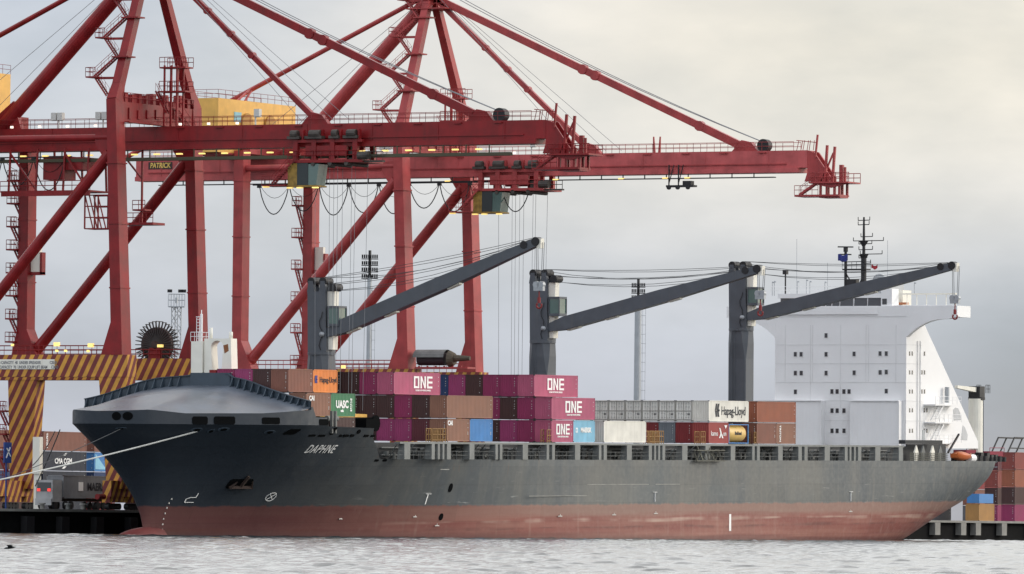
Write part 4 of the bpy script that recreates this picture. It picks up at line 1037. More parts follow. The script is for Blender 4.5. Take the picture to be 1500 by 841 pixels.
# ------------------------------------------------------------------ ship-to-shore gantry cranes on the quay
QY, QZ = 18.5, 2.99
X1C, X2C, GW, YS, YL = -55.93, 18.49, 19.2, 21.5, 45.72
GX = GW / 2
def C2(px, py, lx): q = W(px, py, X=X2C + lx); return q.y, q.z
ZG0, ZG1 = C2(590, 261, GX)[1], C2(590, 229.5, GX)[1]
YTIP = C2(1188, 235, GX)[0]; YBACK = C2(205, 238, GX)[0]
AP = C2(632, 2, GX)
def gantry(x0, red, stripe, label, trol_y, near):
    root = empty('gantry_crane', (x0 + GX, (YS + YL) / 2, QZ), label, 'gantry crane', 'red gantry cranes on the quay')
    V = lambda lx, y, z: Vector((x0 + lx, y, z))
    ZP0, ZP1 = 19.45, 22.2
    # legs
    for lx in (0, GW):
        ybot = YS - 1.35
        l = MB().bar(V(lx, YS, 54.0), V(lx, ybot, ZP1 - .02), 1.35, 2.1, 1.55, 2.3, up=(1, 0, 0))
        l.prism([(ybot + .7, 27.0), (ybot + 2.3, ZP1 - .01), (ybot - .7, ZP1 - .01), (ybot - .55, 27.0)], lambda a, b, d: (d, a, b), x0 + lx - 1.1, x0 + lx + 1.1)
        l.build('leg', red, root)
        l = MB().bar(V(lx, YL, ZG1 + .6), V(lx, YL, ZP1 - .02), 1.45, 2.0, up=(1, 0, 0))
        l.prism([(YL - .7, 26.0), (YL + .7, 26.0), (YL + 1.6, ZP1 - .01), (YL - 2.4, ZP1 - .01)], lambda a, b, d: (d, a, b), x0 + lx - 1.05, x0 + lx + 1.05)
        l.build('leg', red, root)
        for z in (30.5, 38.5, 46.0):
            f_ = (54.0 - z) / (54.0 - ZP1); yc_ = YS + (ybot - YS) * f_
            MB().box(x0 + lx - 1.22, x0 + lx + 1.22, yc_ - .82, yc_ + .82, z - .09, z + .09).build('splice_flange', red, root)
            MB().box(x0 + lx - 1.1, x0 + lx + 1.1, YL - .81, YL + .81, z + 1.4, z + 1.56).build('splice_flange', red, root)
        # striped lower legs
        for ya, yb, yc, yd, nm in ((ybot - 1.5, ybot + 2.6, ybot - .8, ybot + 1.3, 'lower_leg'), (YL - 2.35, YL + 1.95, YL - 1.5, YL + 1.5, 'lower_leg')):
            g = MB().quadbox([(x0 + lx - .95, yc, 5.6), (x0 + lx + .95, yc, 5.6), (x0 + lx + .95, yd, 5.6), (x0 + lx - .95, yd, 5.6), (x0 + lx - 1.02, ya, ZP0 + .02), (x0 + lx + 1.02, ya, ZP0 + .02), (x0 + lx + 1.02, yb, ZP0 + .02), (x0 + lx - 1.02, yb, ZP0 + .02)])
            g.build(nm, stripe, root)
        # portal beam
        g = MB().box(x0 + lx - 1.1, x0 + lx + 1.1, ybot - 1.55, YL + 4.4, ZP0, ZP1); pb = g.build('portal_beam', stripe, root)
        r = MB().rail(V(lx - 1.0, ybot + 1, ZP1), V(lx - 1.0, YL - 1.5, ZP1), 1.15, 2.0, .04); r.rail(V(lx + 1.0, ybot + 1, ZP1), V(lx + 1.0, YL - 1.5, ZP1), 1.15, 2.0, .04); r.build('guard_rail', red, pb)
        # diagonal brace and the tube between the leg heads
        g = MB().tube(V(lx, YS + .6, 47.3), V(lx, YL - 1.2, ZP1 + .6), .72, 16); g.build('diagonal_brace', red, root, smooth=False)
        g = MB().tube(V(lx, YS, 49.2), V(lx, YL, 49.2), .45, 14); g.prism([(YS - .6, 49.9), (YS + 2.6, 49.8), (YS + 2.6, 48.5), (YS + .7, 45.6), (YS - .6, 45.6)], lambda a, b, d: (d, a, b), x0 + lx - .35, x0 + lx + .35); g.build('head_tube', red, root)
    for y, z0, z1, nm in ((YS, 51.25, 53.7, 'top_cross_beam'), (YL, 51.2, 53.0, 'top_cross_beam'), (YS - 1.3, 4.6, 6.6, 'sill_beam'), (YL, 4.6, 6.6, 'sill_beam')):
        lo = 1.02 if z0 > 20 else -3
        g = MB().box(x0 + lo, x0 + GW - lo, y - .62, y + .62, z0, z1); g.build(nm, red if z0 > 20 else stripe, root)
    for y in (YS - 1.3, YL):
        for lx in (-1.5, 3.2, GW - 3.2, GW + 1.5):
            g = MB().box(x0 + lx - 1.7, x0 + lx + 1.7, y - .55, y + .55, QZ + .9, 4.6); bo = g.build('bogie', stripe, root)
            w = MB()
            for k in (-1.2, -.4, .4, 1.2): w.tube((x0 + lx + k, y - .3, QZ + .42), (x0 + lx + k, y + .3, QZ + .42), .4, 12)
            w.build('wheel', M_BLACK, bo)
    for lx in (-4.5, GW + 4.5):
        for y in (YS - 1.3, YL): MB().tube((x0 + lx - .8, y, QZ + 1.6), (x0 + lx + .8, y, QZ + 1.6), .35, 10).build('buffer', red, root)
    # girder and boom
    g = MB().box(x0 + GX - 1.15, x0 + GX + 1.15, YS - 1, YBACK, ZG0 + .62, ZG1); g.box(x0 + GX - 1.45, x0 + GX + 1.45, YS - 1, YBACK, ZG0, ZG0 + .6)
    g.build('main_girder', red if near else M_RED2B, root)
    g = MB().box(x0 + GX - 1.15, x0 + GX + 1.15, YTIP, YS - 1.02, ZG0 + .62, ZG1); g.box(x0 + GX - 1.45, x0 + GX + 1.45, YTIP + 1.2, YS - 1.02, ZG0, ZG0 + .6)
    bo = g.build('boom', red if near else M_RED2B, root)
    r = MB(); y = YBACK - 1
    while y > YTIP + 2:
        y2 = max(y - 12, YTIP + 2)
        for k in (-1.1, 1.1): r.rail(V(GX + k, y, ZG1), V(GX + k, y2, ZG1), 1.15, 2.0, .035)
        y = y2
    r.build('guard_rail', red, root)
    for k in range(9): y = YS - 4 - k * 5.6; MB().bar(V(GX - 1.3, y, ZG1 - .22), V(GX - 1.3, y - 1.1, ZG1 - .22), .2, .16).build('boom_bracket', red, bo)

    if not near:
        g = MB(); y = C2(963, 225, GX)[0]
        for k in (0, -.75): g.bar(V(GX - .9, y + k, ZG1), V(GX - .9, y + k + (.12 if k == 0 else -.1), ZG1 + 2.1), .3, .26, .16, .14)
        g.build('boom_horn', red, bo)
        g = MB(); y = C2(986, 250, GX)[0]; z = ZG0 - 1.5
        g.box(x0 + GX - 2.1, x0 + GX - .9, y - 4.0, y, z - .25, z); g.box(x0 + GX - 2.0, x0 + GX - 1.0, y - 3.6, y - 2.4, z, z + .55)
        for k in (-.2, -1.6): g.bar(V(GX - 1.6, y + k, z), V(GX - 1.6, y + k, ZG0 + 1.2), .14, .14); g.bar(V(GX - 1.6, y + k, z + .2), V(GX - 1.6, y + k - .7, ZG0 + 1.2), .1, .1)
        for k in (-.4, -1.7, -3.2): g.tube(V(GX - 2.15, y + k, z - .3), V(GX - 1.9, y + k, z - .3), .3, 10)
        g.build('service_gondola', M_BLACK, root)
    g = MB().box(x0 + GX - 1.32, x0 + GX - 1.17, YTIP + 3, YBACK - 2, ZG0 + 1.05, ZG0 + 1.2); g.build('cable_tray', red, root)
    y = YBACK - 4
    while y > YTIP + 4: MB().box(x0 + GX - 1.21, x0 + GX - 1.14, y - .05, y + .05, ZG0 + .62, ZG1 - .02).build('web_stiffener', red if near else M_RED2B, root); y -= 9.2
    # inspection walkway and lamps under the girder
    yA, yB = (YBACK - 4, YTIP + 4.5)
    zw = ZG0 - 1.0 if near else ZG0 - .55
    g = MB().box(x0 + GX - 1.9, x0 + GX - 1.1, yB, yA, zw - (.42 if near else .12), zw); y = yA - .5
    while y > yB: g.bar(V(GX - 1.5, y, zw), V(GX - 1.5, y, ZG0), .12, .12); y -= 3.2
    g.build('inspection_walkway', mat('olive_grating', (.07, .065, .04), .8) if near else M_BLACK, root)
    y = (YS + 18) if near else YS - 3
    k = 0
    while y > (YTIP + 6):
        if near or k in (0, 3, 5, 8, 10, 11): MB().box(x0 + GX - 1.95, x0 + GX - 1.55, y - .38, y + .38, zw + (.3 if near else -.08), zw + (.48 if near else .08)).build('girder_lamp', M_LAMP, root)
        y -= 3.25; k += 1
    for k in range(9):
        y = YS + 20 - k * 4.1; MB().box(x0 + GX - 1.3, x0 + GX - 1.0, y, y + .28, ZG1 + .1, ZG1 + .38).build('deck_lamp', M_LAMPW, root)
    # pylon
    za = AP[1]; ya = AP[0]
    if True:
        for lx in (0, GW):
            t = V(GX + (-.7 if lx == 0 else .7), ya, za + .8); b = V(lx, YS, 53.9)
            g = MB().bar(b + Vector((0, 0, -.2)), b.lerp(t, .1), 1.4, 2.0, 1.15, 1.25, up=(1, 0, 0)); g.bar(b.lerp(t, .1), t, 1.15, 1.25, 1.0, 1.0, up=(1, 0, 0)); g.build('pylon_leg', red, root)
        g = MB().box(x0 + GX - 1.8, x0 + GX + 1.8, ya - .9, ya + .9, za + .2, za + 1.9); g.box(x0 + GX - 2.3, x0 + GX + 2.3, ya - 3.2, ya + 2.8, za - 1.1, za - .95)
        g.rail(V(GX - 2.3, ya - 3.2, za - .95), V(GX - 2.3, ya + 2.8, za - .95), 1.1, 1.2); ph = g.build('pylon_head', red, root)
    # back leg, stays
    yl_, zl_ = C2(421, 229, GX)
    MB().tube(V(GX, ya + .4, za + .3), V(GX, yl_, ZG1 - .1), .92, 18).build('back_leg', red, root, smooth=False)
    g = MB().prism([(yl_ - 3.4, ZG1 + .0), (yl_ + 1.6, ZG1 + .0), (yl_ + .4, ZG1 + 1.6), (yl_ - 2.2, ZG1 + 3.6)], lambda a, b, d: (x0 + d, a, b), GX - .4, GX + .4); g.build('stay_gusset', red, root)
    yb_, zb_ = C2(180, 226, GX)
    g = MB().tube(V(GX, ya + .6, za + 1.0), V(GX, yb_, ZG1 + .3), .33, 10); g.build('back_stay', red, root)
    for (px, py), w, jn in (((1096, 219), .95, (.48, .52, .85)), ((866, 229), .62, (.33, .47, .6))):
        y, z = C2(px, py, GX); p, q = V(GX, ya - .4, za + .6), V(GX, y, ZG1 + .3)
        g = MB().bar(p, q, .6, w)
        for t in jn: m_ = p.lerp(q, t); d = (q - p).normalized(); g.tube(m_ - Vector((.42, 0, 0)), m_ + Vector((.42, 0, 0)), w * .72, 10)
        g.bar(p.lerp(q, .84), p.lerp(q, .97), .75, w * 1.1)
        g.prism([(y + 2.2, ZG1), (y - 1.6, ZG1), (y - .6, ZG1 + 1.2), (y + .8, ZG1 + 1.5)], lambda a, b, d: (x0 + d, a, b), GX - .45, GX + .45)
        g.build('fore_stay', red, root)
        if w > .8: MB().tube(V(GX - .6, y - 2.4, ZG1 + .75), V(GX + .6, y - 2.4, ZG1 + .75), .85, 16).build('stay_sheave', M_BLACK, root)
    c = MB(); y1 = C2(1094, 219, GX)[0] - 2.2
    for k in (0, .35): c.path([V(GX - .3 + k, ya - .4, za + 2.2 + k).lerp(V(GX - .3 + k, y1, ZG1 + 1.3), t / 8) - Vector((0, 0, .9 * (1 - (t / 4 - 1) ** 2))) for t in range(9)], .05, 4)
    c.build('boom_hoist_wire', M_PCABLE, root)
    c = MB()
    for k in range(4):
        c.tube(V(GX - .6 + .4 * k, ya - 1.2, za + .8), V(GX - .6 + .4 * k, YS - 21.5 - 2.1 * k, ZG1 + .4), .03, 4)
    for k in range(2): c.tube(V(GX + .3 * k, ya + 1.2, za + .4), V(GX + .3 * k, YL + 4 - 4.5 * k, ZG1 + 2.4), .035, 4)
    c.build('rope_set', M_PCABLE, root)
    # A-frame over the machinery house and the house
    hy0, hy1 = YL + 1.2, YL + 6.6; hz0, hz1 = ZG1 + .25, ZG1 + 7.5; hx0, hx1 = x0 - 4.6, x0 + 16.6
    g = MB().box(hx0, hx1, hy0, hy1, hz0, hz1)
    ho_ = g.build('machinery_house', M_YEL, root)
    for u in (.36, .66):
        g = MB(); x = hx0 + (hx1 - hx0) * u
        pts = [(x - 1.5, hz0 + 1.2), (x + 1.5, hz0 + 1.2)] + [(x + 1.5 * math.cos(t), hz0 + 4.0 + 1.6 * math.sin(t)) for t in np.linspace(0, math.pi, 9)]
        g.prism(pts, lambda a, b, d: (a, d, b), hy0 - .3, hy0 + .05); g.build('arched_hood', mat('shaded_yellow_hood', (.42, .22, .05), .6), ho_)
    g = MB().box(hx0 + 4.3, hx0 + 6.2, hy0 - .08, hy0 + .02, hz0 + 4.3, hz0 + 5.6); g.build('blue_sign', mat('pale_blue_sign', (.25, .5, .55), .5), ho_)
    r = MB()
    for a, b in (((hx0, hy0, hz1), (hx1, hy0, hz1)), ((hx0, hy0, hz1), (hx0, hy1, hz1)), ((hx0, hy1, hz1), (hx1, hy1, hz1))): r.rail(a, b, 1.15, 2.0, .03)
    r.build('roof_rail', M_RED1, ho_)
    g = MB()
    zt_ = za + 1.0 + (ZG1 - za - .7) * ((YL + 4) - (ya + .6)) / (yb_ - ya - .6)
    for k in (-1.1, 1.1): g.bar(V(GX - 3.5 + k, YL + 4, hz1), V(GX - .3 + k * .2 - 0, YL + 4, zt_), .22, .22)
    g.build('stay_prop', red, root)
    MB().box(x0 - 3.4, x0 + GW + 1.2, YL + .8, YL + 7, ZG1 + .02, ZG1 + .22).build('house_deck', red, root)
    # trolley with its cab
    ty = trol_y; tr = MB()
    tr.box(x0 + GX - 2.7, x0 + GX + 2.7, ty - 5.6, ty + 5.0, ZG0 - 2.0, ZG0 - 1.65)
    for y in (-4.4, -1.2, 1.4, 4.0):
        for k in (-1, 1): tr.box(x0 + GX + k * 2.2 - .3, x0 + GX + k * 2.2 + .3, ty + y - .32, ty + y + .32, ZG0 - 1.7, ZG0 + .9)
    for k in (-1, 1): tr.box(x0 + GX + k * 2.2 - .25, x0 + GX + k * 2.2 + .25, ty - 5.4, ty + 4.9, ZG0 + .5, ZG0 + .85); tr.box(x0 + GX + k * 2.2 - .2, x0 + GX + k * 2.2 + .2, ty - 3.2, ty + 2.6, ZG0 - 1.2, ZG0 + .1)
    for k in (-1, 1):
        for y in (-4.9, -2.3, .3, 3.0): tr.box(x0 + GX + k * 2.2 - .28, x0 + GX + k * 2.2 + .28, ty + y - .12, ty + y + .12, ZG0 + .85, ZG0 + 2.1)
    tro = tr.build('trolley', red, root)
    tr = MB().rail(V(GX - 2.6, ty - 5.6, ZG0 - 1.65), V(GX - 2.6, ty + 5.0, ZG0 - 1.65), 1.1, 1.2, .04); tr.build('guard_rail', red, tro)
    M_DR = mat('greasy_drum', (.05, .042, .036), .6, var=.5, scale=1.5)
    for y, l in ((-4.6, 1.5), (-2.0, .9), (.4, 1.9), (3.6, 1.2)): tr = MB().tube(V(GX - 2.55, ty + y, ZG0 + 1.55), V(GX - 2.55, ty + y + l * .8, ZG0 + 1.55), .5, 12); tr.box(x0 + GX - 2.9, x0 + GX - 1.9, ty + y - .3, ty + y + l + .2, ZG0 + .95, ZG0 + 1.3); tr.build('hoist_drum', M_DR, tro)
    tr = MB(); tr.box(x0 + GX - 2.3, x0 + GX - 1.6, ty - 8.2, ty - 5.6, ZG0 - 2.0, ZG0 - 1.8); tr.box(x0 + GX - 1.9, x0 + GX - 1.3, ty - 5.0, ty - 3.2, ZG0 - 1.6, ZG0 - .5); tr.tube(V(GX - 2.6, ty - 5.0, ZG0 - 1.2), V(GX - 2.6, ty - 6.4, ZG0 - 1.2), .5, 12); tr.rail(V(GX - 2.2, ty - 5.6, ZG0 - 1.8), V(GX - 2.2, ty - 8.2, ZG0 - 1.8), 1.1, .9, .05); tr.build('trolley_winch', M_DR, tro)
    for y in (-3.3, -1.0, 1.4): MB().tube(V(GX - 2.7, ty + y, ZG0 - 2.15), V(GX + 2.7, ty + y, ZG0 - 2.15), .28, 8).build('rope_sheave', M_DR, tro)
    yc0 = ty + 2.7; cz0, cz1 = ZG0 - 4.75, ZG0 - 2.05
    g = MB().box(x0 + GX - 2.6, x0 + GX - .2, yc0 + .95, yc0 + 2.25, cz0, cz1); g.box(x0 + GX - 2.7, x0 + GX - .1, yc0 - 1.9, yc0 + 2.3, cz0 - .22, cz0 - .02); cab = g.build('operator_cab', mat('cab_mustard', (.26, .16, .03), .6, var=.4, scale=1.5), tro)
    MB().box(x0 + GX - 2.6, x0 + GX - .2, yc0 - .6, yc0 + .93, cz0, cz1 + .02).build('cab_body', mat('cab_dark', (.02, .028, .03), .4), cab)
    MB().quadbox([(x0 + GX - 2.55, yc0 - 1.75, cz0), (x0 + GX - .25, yc0 - 1.75, cz0), (x0 + GX - .25, yc0 - .62, cz0), (x0 + GX - 2.55, yc0 - .62, cz0), (x0 + GX - 2.55, yc0 - 2.1, cz1 - .1), (x0 + GX - .25, yc0 - 2.1, cz1 - .1), (x0 + GX - .25, yc0 - .62, cz1 - .1), (x0 + GX - 2.55, yc0 - .62, cz1 - .1)]).build('cab_glass', M_GGLASS, cab)
    g = MB().stair(V(GX - 2.8, yc0 + 4.2, cz0 + .2), V(GX - 2.8, yc0 + 1.2, cz1 + .3), (1, 0, 0), .7); g.box(x0 + GX - 3.2, x0 + GX - .3, yc0 + 2.3, yc0 + 5.6, cz0 - .1, cz0 + .05); g.rail(V(GX - 3.2, yc0 + 2.3, cz0 + .05), V(GX - 3.2, yc0 + 5.6, cz0 + .05), 1.1, 1.0, .04); g.build('cab_access', red, tro)
    for y, z in ((2.0, -5.15), (-1.6, -5.15), (.6, -5.15), (5.4, -5.0)): MB().box(x0 + GX - 2.7, x0 + GX - 2.2, yc0 + y - .35, yc0 + y + .35, ZG0 + z, ZG0 + z + .15).build('cab_lamp', M_LAMP, tro)
    c = MB()
    for i, (y, lx) in enumerate(((2.9, -1.5), (1.9, 1.5), (.9, -1.4), (.6, 1.4), (-.3, -1.5), (-1.2, 1.4), (-2.3, -1.5), (-2.9, 1.5))):
        c.tube(V(GX + lx, ty + y - 1.2, ZG0 - 2.2), V(GX + lx * .9, ty + y * .9 - 1.2, 15.6), .028, 4)
    c.build('hoist_rope', M_PCABLE, tro)
    g = MB().box(x0 + GX - 6, x0 + GX + 6, ty - 1.9, ty - .6, 14.7, 15.2); g.box(x0 + GX - 1.2, x0 + GX + 1.2, ty - 2.6, ty + .2, 15.2, 15.6)
    g.build('spreader', M_YEL, tro)
    # festoon loops
    fy = YS + 26 if not near else YL + 1.5
    n = 9 if not near else 3
    zf = ZG0 - .75
    MB().bar(V(GX - 1.75, fy + 1, zf), V(GX - 1.75, fy - 4.62 * n - 1, zf), .12, .16).build('festoon_rail', M_BLACK, root)
    for i in range(n):
        a, b = V(GX - 1.75, fy - 4.62 * i, zf), V(GX - 1.75, fy - 4.62 * (i + 1), zf); sag = (4.0, 3.6, 4.2, 3.9, 4.1, 3.4, 3.9, 3.7, 4.0)[i]
        c = MB().path([a.lerp(b, t / 12) - Vector((0, 0, sag * (1 - (t / 6 - 1) ** 2) ** .8)) for t in range(13)], .075, 5); c.path([a.lerp(b, t / 8) - Vector((-.2, 0, .45 * sag * (1 - (t / 4 - 1) ** 2))) for t in range(9)], .03, 4)
        c.box(a.x - .2, a.x + .2, a.y - .25, a.y + .25, zf - .4, zf - .05); c.build('festoon_cable', M_BLACK, root)
    # boom tip
    g = MB()
    g.prism([(YTIP, ZG1), (YTIP - .7, ZG1 - .2), (YTIP - 3.2, ZG0 - .6), (YTIP - 3.2, ZG0 - 1.3), (YTIP + .4, ZG0 - 1.2), (YTIP, ZG0)], lambda a, b, d: (x0 + d, a, b), GX - 1.1, GX - .8)
    g.prism([(YTIP, ZG1), (YTIP - .7, ZG1 - .2), (YTIP - 3.2, ZG0 - .6), (YTIP - 3.2, ZG0 - 1.3), (YTIP + .4, ZG0 - 1.2), (YTIP, ZG0)], lambda a, b, d: (x0 + d, a, b), GX + .8, GX + 1.1)
    g.box(x0 + GX - 1.9, x0 + GX + 1.9, YTIP - 6.3, YTIP - .6, ZG0 - 1.5, ZG0 - 1.3)
    g.prism([(YTIP - .8, ZG0 - 1.5), (YTIP - 3.6, ZG0 - 2.1), (YTIP - 6.3, ZG0 - 1.5)], lambda a, b, d: (x0 + d, a, b), GX - 1.5, GX - 1.3)
    for k in (-1.8, 1.8): g.rail(V(GX + k, YTIP - .6, ZG0 - 1.3), V(GX + k, YTIP - 6.3, ZG0 - 1.3), 1.2, 1.0, .05)
    for y, z0, z1, w in ((-1.2, ZG1 - 1, ZG1 + 2.0, .22), (-2.6, ZG0 - 1.3, ZG1 + .6, .3), (-3.7, ZG0 - 1.3, ZG1 + .4, .3), (-5.0, ZG0 - 1.3, ZG0 + .9, .5), (-5.5, ZG0 - 1.3, ZG0 + .6, .25)): g.bar(V(GX - 1.2, YTIP + y, z0), V(GX - 1.2, YTIP + y - (.3 if y > -4 else 0), z1), w, w)
    g.bar(V(GX - 1, YTIP - .8, ZG1 - .3), V(GX - 1, YTIP - 3.6, ZG0 - 1.2), .25, .3); g.bar(V(GX - 1, YTIP - 2, ZG0 - 1.2), V(GX - 1, YTIP - 3.7, ZG0 + 2.5), .2, .2)
    for k in range(6): g.tube(V(GX - 1 + .3 * (k % 2), YTIP + 1.6 - .45 * k, ZG1), V(GX - 1 + .3 * (k % 2), YTIP + 1.3 - .42 * k, ZG1 + 1.3), .05, 4)
    g.tube(V(GX - 1.1, YTIP + 1.6, ZG1 + 1.3), V(GX - 1.1, YTIP - 1.2, ZG1 + 1.0), .05, 4)
    zq = ZG0 - 2.95
    for y in (-2.0, -2.9, -4.0, -4.7): g.bar(V(GX - 1.2, YTIP + y, ZG0 - 1.5), V(GX - 1.2, YTIP + y, zq - .2), .28, .28); g.bar(V(GX + 1.2, YTIP + y, ZG0 - 1.5), V(GX + 1.2, YTIP + y, zq - .2), .28, .28)
    g.box(x0 + GX - 1.6, x0 + GX + 1.6, YTIP - 4.8, YTIP + 1.6, zq - .25, zq); g.box(x0 + GX - 1.3, x0 + GX + 1.3, YTIP - 4.8, YTIP - 1.8, zq - .42, zq - .27)
    g.rail(V(GX - 1.6, YTIP - 1.8, zq), V(GX - 1.6, YTIP + 1.6, zq), 1.2, .9, .04); g.stair(V(GX - 1.3, YTIP + .9, zq), V(GX - 1.3, YTIP - 1.7, ZG0 - 1.3), (1, 0, 0), .7)
    g.build('boom_tip_platform', red, root)
    # stairs: zigzag up the pylon, flights on the landside leg
    b0, t0_ = V(0, YS, 54), V(GX - .7, ya, za)
    g = MB()
    for i in range(7):
        f0, f1 = i / 7 + .02, (i + 1) / 7 + .02; p, q = b0.lerp(t0_, f0), b0.lerp(t0_, f1); s = 1 if i % 2 == 0 else -1
        yy0, yy1 = (.9, 3.4) if s > 0 else (3.4, .9)
        a, b = p + Vector((-.4, yy0, 0)), q + Vector((-.4, yy1, 0)); g.stair(a, b, (1, 0, 0), .7)
        e = q + Vector((-.4, 0, 0))
        if s > 0: g.box(e.x - .9, e.x + .9, e.y + 2.9, e.y + 4.3, e.z - .18, e.z); g.rail((e.x - .9, e.y + 2.9, e.z), (e.x - .9, e.y + 4.3, e.z), 1.1, .7, .04); g.rail((e.x - .9, e.y + 4.3, e.z), (e.x + .9, e.y + 4.3, e.z), 1.1, .9, .04); g.bar((e.x, e.y + 3.2, e.z - .2), (e.x + .4, e.y + .3, e.z - .2), .25, .3)
        else: g.box(e.x - .9, e.x + .9, e.y - 1.2, e.y + 1.2, e.z - .18, e.z)
    g.build('pylon_stair', red, root)
    g = MB(); z = ZG0 - 3.0; st_ = 2.95 if near else 4.35; i = 0
    while z > 5:
        if z < ZP1 and len(g.v) and not g.done: g.done = True; g.build('leg_stair', red, root); g = MB(); g.done = True
        y0 = YL + .75
        if z > ZP1 + .5 or z < ZP0 - 1:
            ex = 0 if z > ZP1 else 1.3
            g.box(x0 + GW - 1.4, x0 + GW + 1.4, y0 + ex, y0 + ex + 1.55, z - .2, z); g.rail((x0 + GW - 1.4, y0 + ex + .05, z), (x0 + GW - 1.4, y0 + ex + 1.5, z), 1.15, .75, .045); g.rail((x0 + GW - 1.4, y0 + ex + 1.5, z), (x0 + GW + 1.4, y0 + ex + 1.5, z), 1.15, .9, .04)
            g.stair(V(GW - 1.0 + (i % 2) * .9, y0 + ex + .9, z - .1), V(GW - 1.0 + (i % 2) * .9, y0 + ex - .1, z - st_ + 1.0), (1, 0, 0), .7)
        z -= st_; i += 1
    g.build('leg_stair', red, root)
    g = MB().box(x0 + GW - .3, x0 + GW + .3, YL - 2.1, YL - .8, 33.3 if near else 36.2, 36.6 if near else 39.3); eo = g.build('lift_cabin', M_CREAM, root)
    g = MB().box(x0 + GW - .4, x0 + GW + .5, YL - 2.5, YL - .7, 32.9 if near else 35.7, 33.28 if near else 36.18); g.box(x0 + GW - .4, x0 + GW + .5, YL - 2.5, YL - 2.2, 33 if near else 36, 35.8 if near else 38.4); g.build('lift_frame', red, eo)
    # platform tower and equipment on the sea-side head
    tx, ty_ = x0 + GX - 1, YS - 3.4
    g = MB()
    for dz in (0, 3.0, 6.0):
        z = ZG1 + 2.9 + dz - (1.5 if near else 1.2); w_ = 2.2
        if dz: g.box(tx - 1, tx + 1, ty_ - w_, ty_ + w_ * .7, z - .18, z); g.rail((tx - 1, ty_ - w_, z), (tx - 1, ty_ + w_ * .7, z), 1.2, .8, .045); g.rail((tx + 1, ty_ - w_, z), (tx + 1, ty_ + w_ * .7, z), 1.2, .8, .045)
    for y in (-.9, -.1, .9):
        for k in (-.8, .8): g.bar((tx + k, ty_ + y, ZG1), (tx + k, ty_ + y, ZG1 + 7.6), .2, .2)
    g.stair((tx - .8, ty_ + 2.0, ZG1 + 4.4), (tx - .8, ty_ + .4, ZG1 + 1.6), (1, 0, 0), .6)
    g.build('sheave_tower', red, root)
    g = MB(); rn = random.Random(11)
    for i in range(10):
        x = x0 + 1.6 + i * 1.7; w_ = rn.uniform(.4, 1.1); h_ = rn.uniform(.6, 1.6); g.box(x, x + w_, YS - .5, YS + .5, 53.69, 53.7 + h_)
    g.rail((x0 + 1, YS - .7, 53.7), (x0 + GW - 1, YS - .7, 53.7), 1.15, 1.6, .045)
    for i in range(7):
        x = x0 + 2.2 + i * 2.2; g.box(x, x + rn.uniform(.5, 1.4), YS - .78, YS - .6, 51.6 + rn.uniform(0, .6), 52.6 + rn.uniform(0, .8))
    g.stair((x0 + 13, YS - 1.1, 53.6), (x0 + 17.5, YS - 1.1, 50.6), (0, 1, 0), .7); g.box(x0 + 1, x0 + GW - 1, YS - 1.5, YS - .63, 51.1, 51.24)
    g.build('head_equipment', red, root)
    for px, n_ in ((YS + 6, 2), (YS + 12.5, 2), (YS - 16, 1)):
        g = MB()
        for k in range(n_): g.box(x0 + GX - 1.6, x0 + GX - .9, px + k * .9, px + k * .9 + .72, ZG1 + 1.0, ZG1 + 1.95); 
        g.bar(V(GX - 1.2, px + .7, ZG1), V(GX - 1.2, px + .7, ZG1 + 1.0), .15, .15)
        g.bar(V(GX - 1.2, px, ZG1 + .98), V(GX - 1.2, px + n_ * .9, ZG1 + .98), .15, .1); g.build('floodlight', M_LAMPOFF, root)
    # hanging access platforms by the landside leg head
    YLs = YL - 5.5
    g = MB()
    if near:
        g.box(x0 + GX - 2.5, x0 + GX + 2.5, YLs - 11, YLs + 2.2, ZG0 - 5.2, ZG0 - 5.0); g.rail(V(GX - 2.5, YLs - 11, ZG0 - 5), V(GX - 2.5, YLs + 2.2, ZG0 - 5), 1.2, 1.3, .05)
        g.box(x0 + GX - 2.6, x0 + GX - 2.4, YLs - 11, YLs + 2, ZG0 - 5.7, ZG0 - 5.2)
        for y in (-10.5, -7, -3, 1): g.bar(V(GX - 2.4, YLs + y, ZG0 - 5), V(GX - 2.0, YLs + y, ZG0 + .3), .22, .22); g.bar(V(GX + 2.4, YLs + y, ZG0 - 5), V(GX + 2.0, YLs + y, ZG0 + .3), .22, .22)
        for y, y2 in ((-10.5, -7), (-3, 1)): g.bar(V(GX - 2.2, YLs + y, ZG0 - 5), V(GX - 2.2, YLs + y2, ZG0 - .2), .2, .2)
        g.box(x0 + GX - 1.5, x0 + GX + 1.5, YLs - 6.5, YLs - 3.5, ZG0 - 3.6, ZG0 - .6); g.box(x0 + GX - 1.8, x0 + GX + 1.8, YLs - 9.5, YLs - 7, ZG0 - 2.4, ZG0 - .8)
        g.build('access_platform', red, root)
    if near:
        g = MB(); yA_, yB_ = W(131, 300, X=x0 + GX).y, W(156, 300, X=x0 + GX).y; zA, zB = ZG0 - 9.8, ZG0 - 5.6
        for y in np.linspace(yA_, yB_ - 1.4, 3):
            for k in (-1.2, 1.2): g.bar(V(GX + k, y, zA), V(GX + k, y, zB), .16, .16)
        for z in np.linspace(zA, zB, 4):
            for k in (-1.2, 1.2): g.bar(V(GX + k, yA_, z), V(GX + k, yB_ - 1.4, z), .14, .14)
        for k in range(4): g.bar(V(GX - 1.2, yA_ + (yB_ - yA_) * k / 4, zB), V(GX - 1.2, yA_ + (yB_ - yA_) * (k + 1) / 4 - .6, zA), .13, .13)
        for y in (yA_, yB_ - 1.4): g.bar(V(GX - 1.2, y, zA), V(GX + 1.2, y, zA), .14, .14)
        g.build('lattice_frame', red, root)
        g = MB(); yq = W(200, 325, X=x0 + GX).y
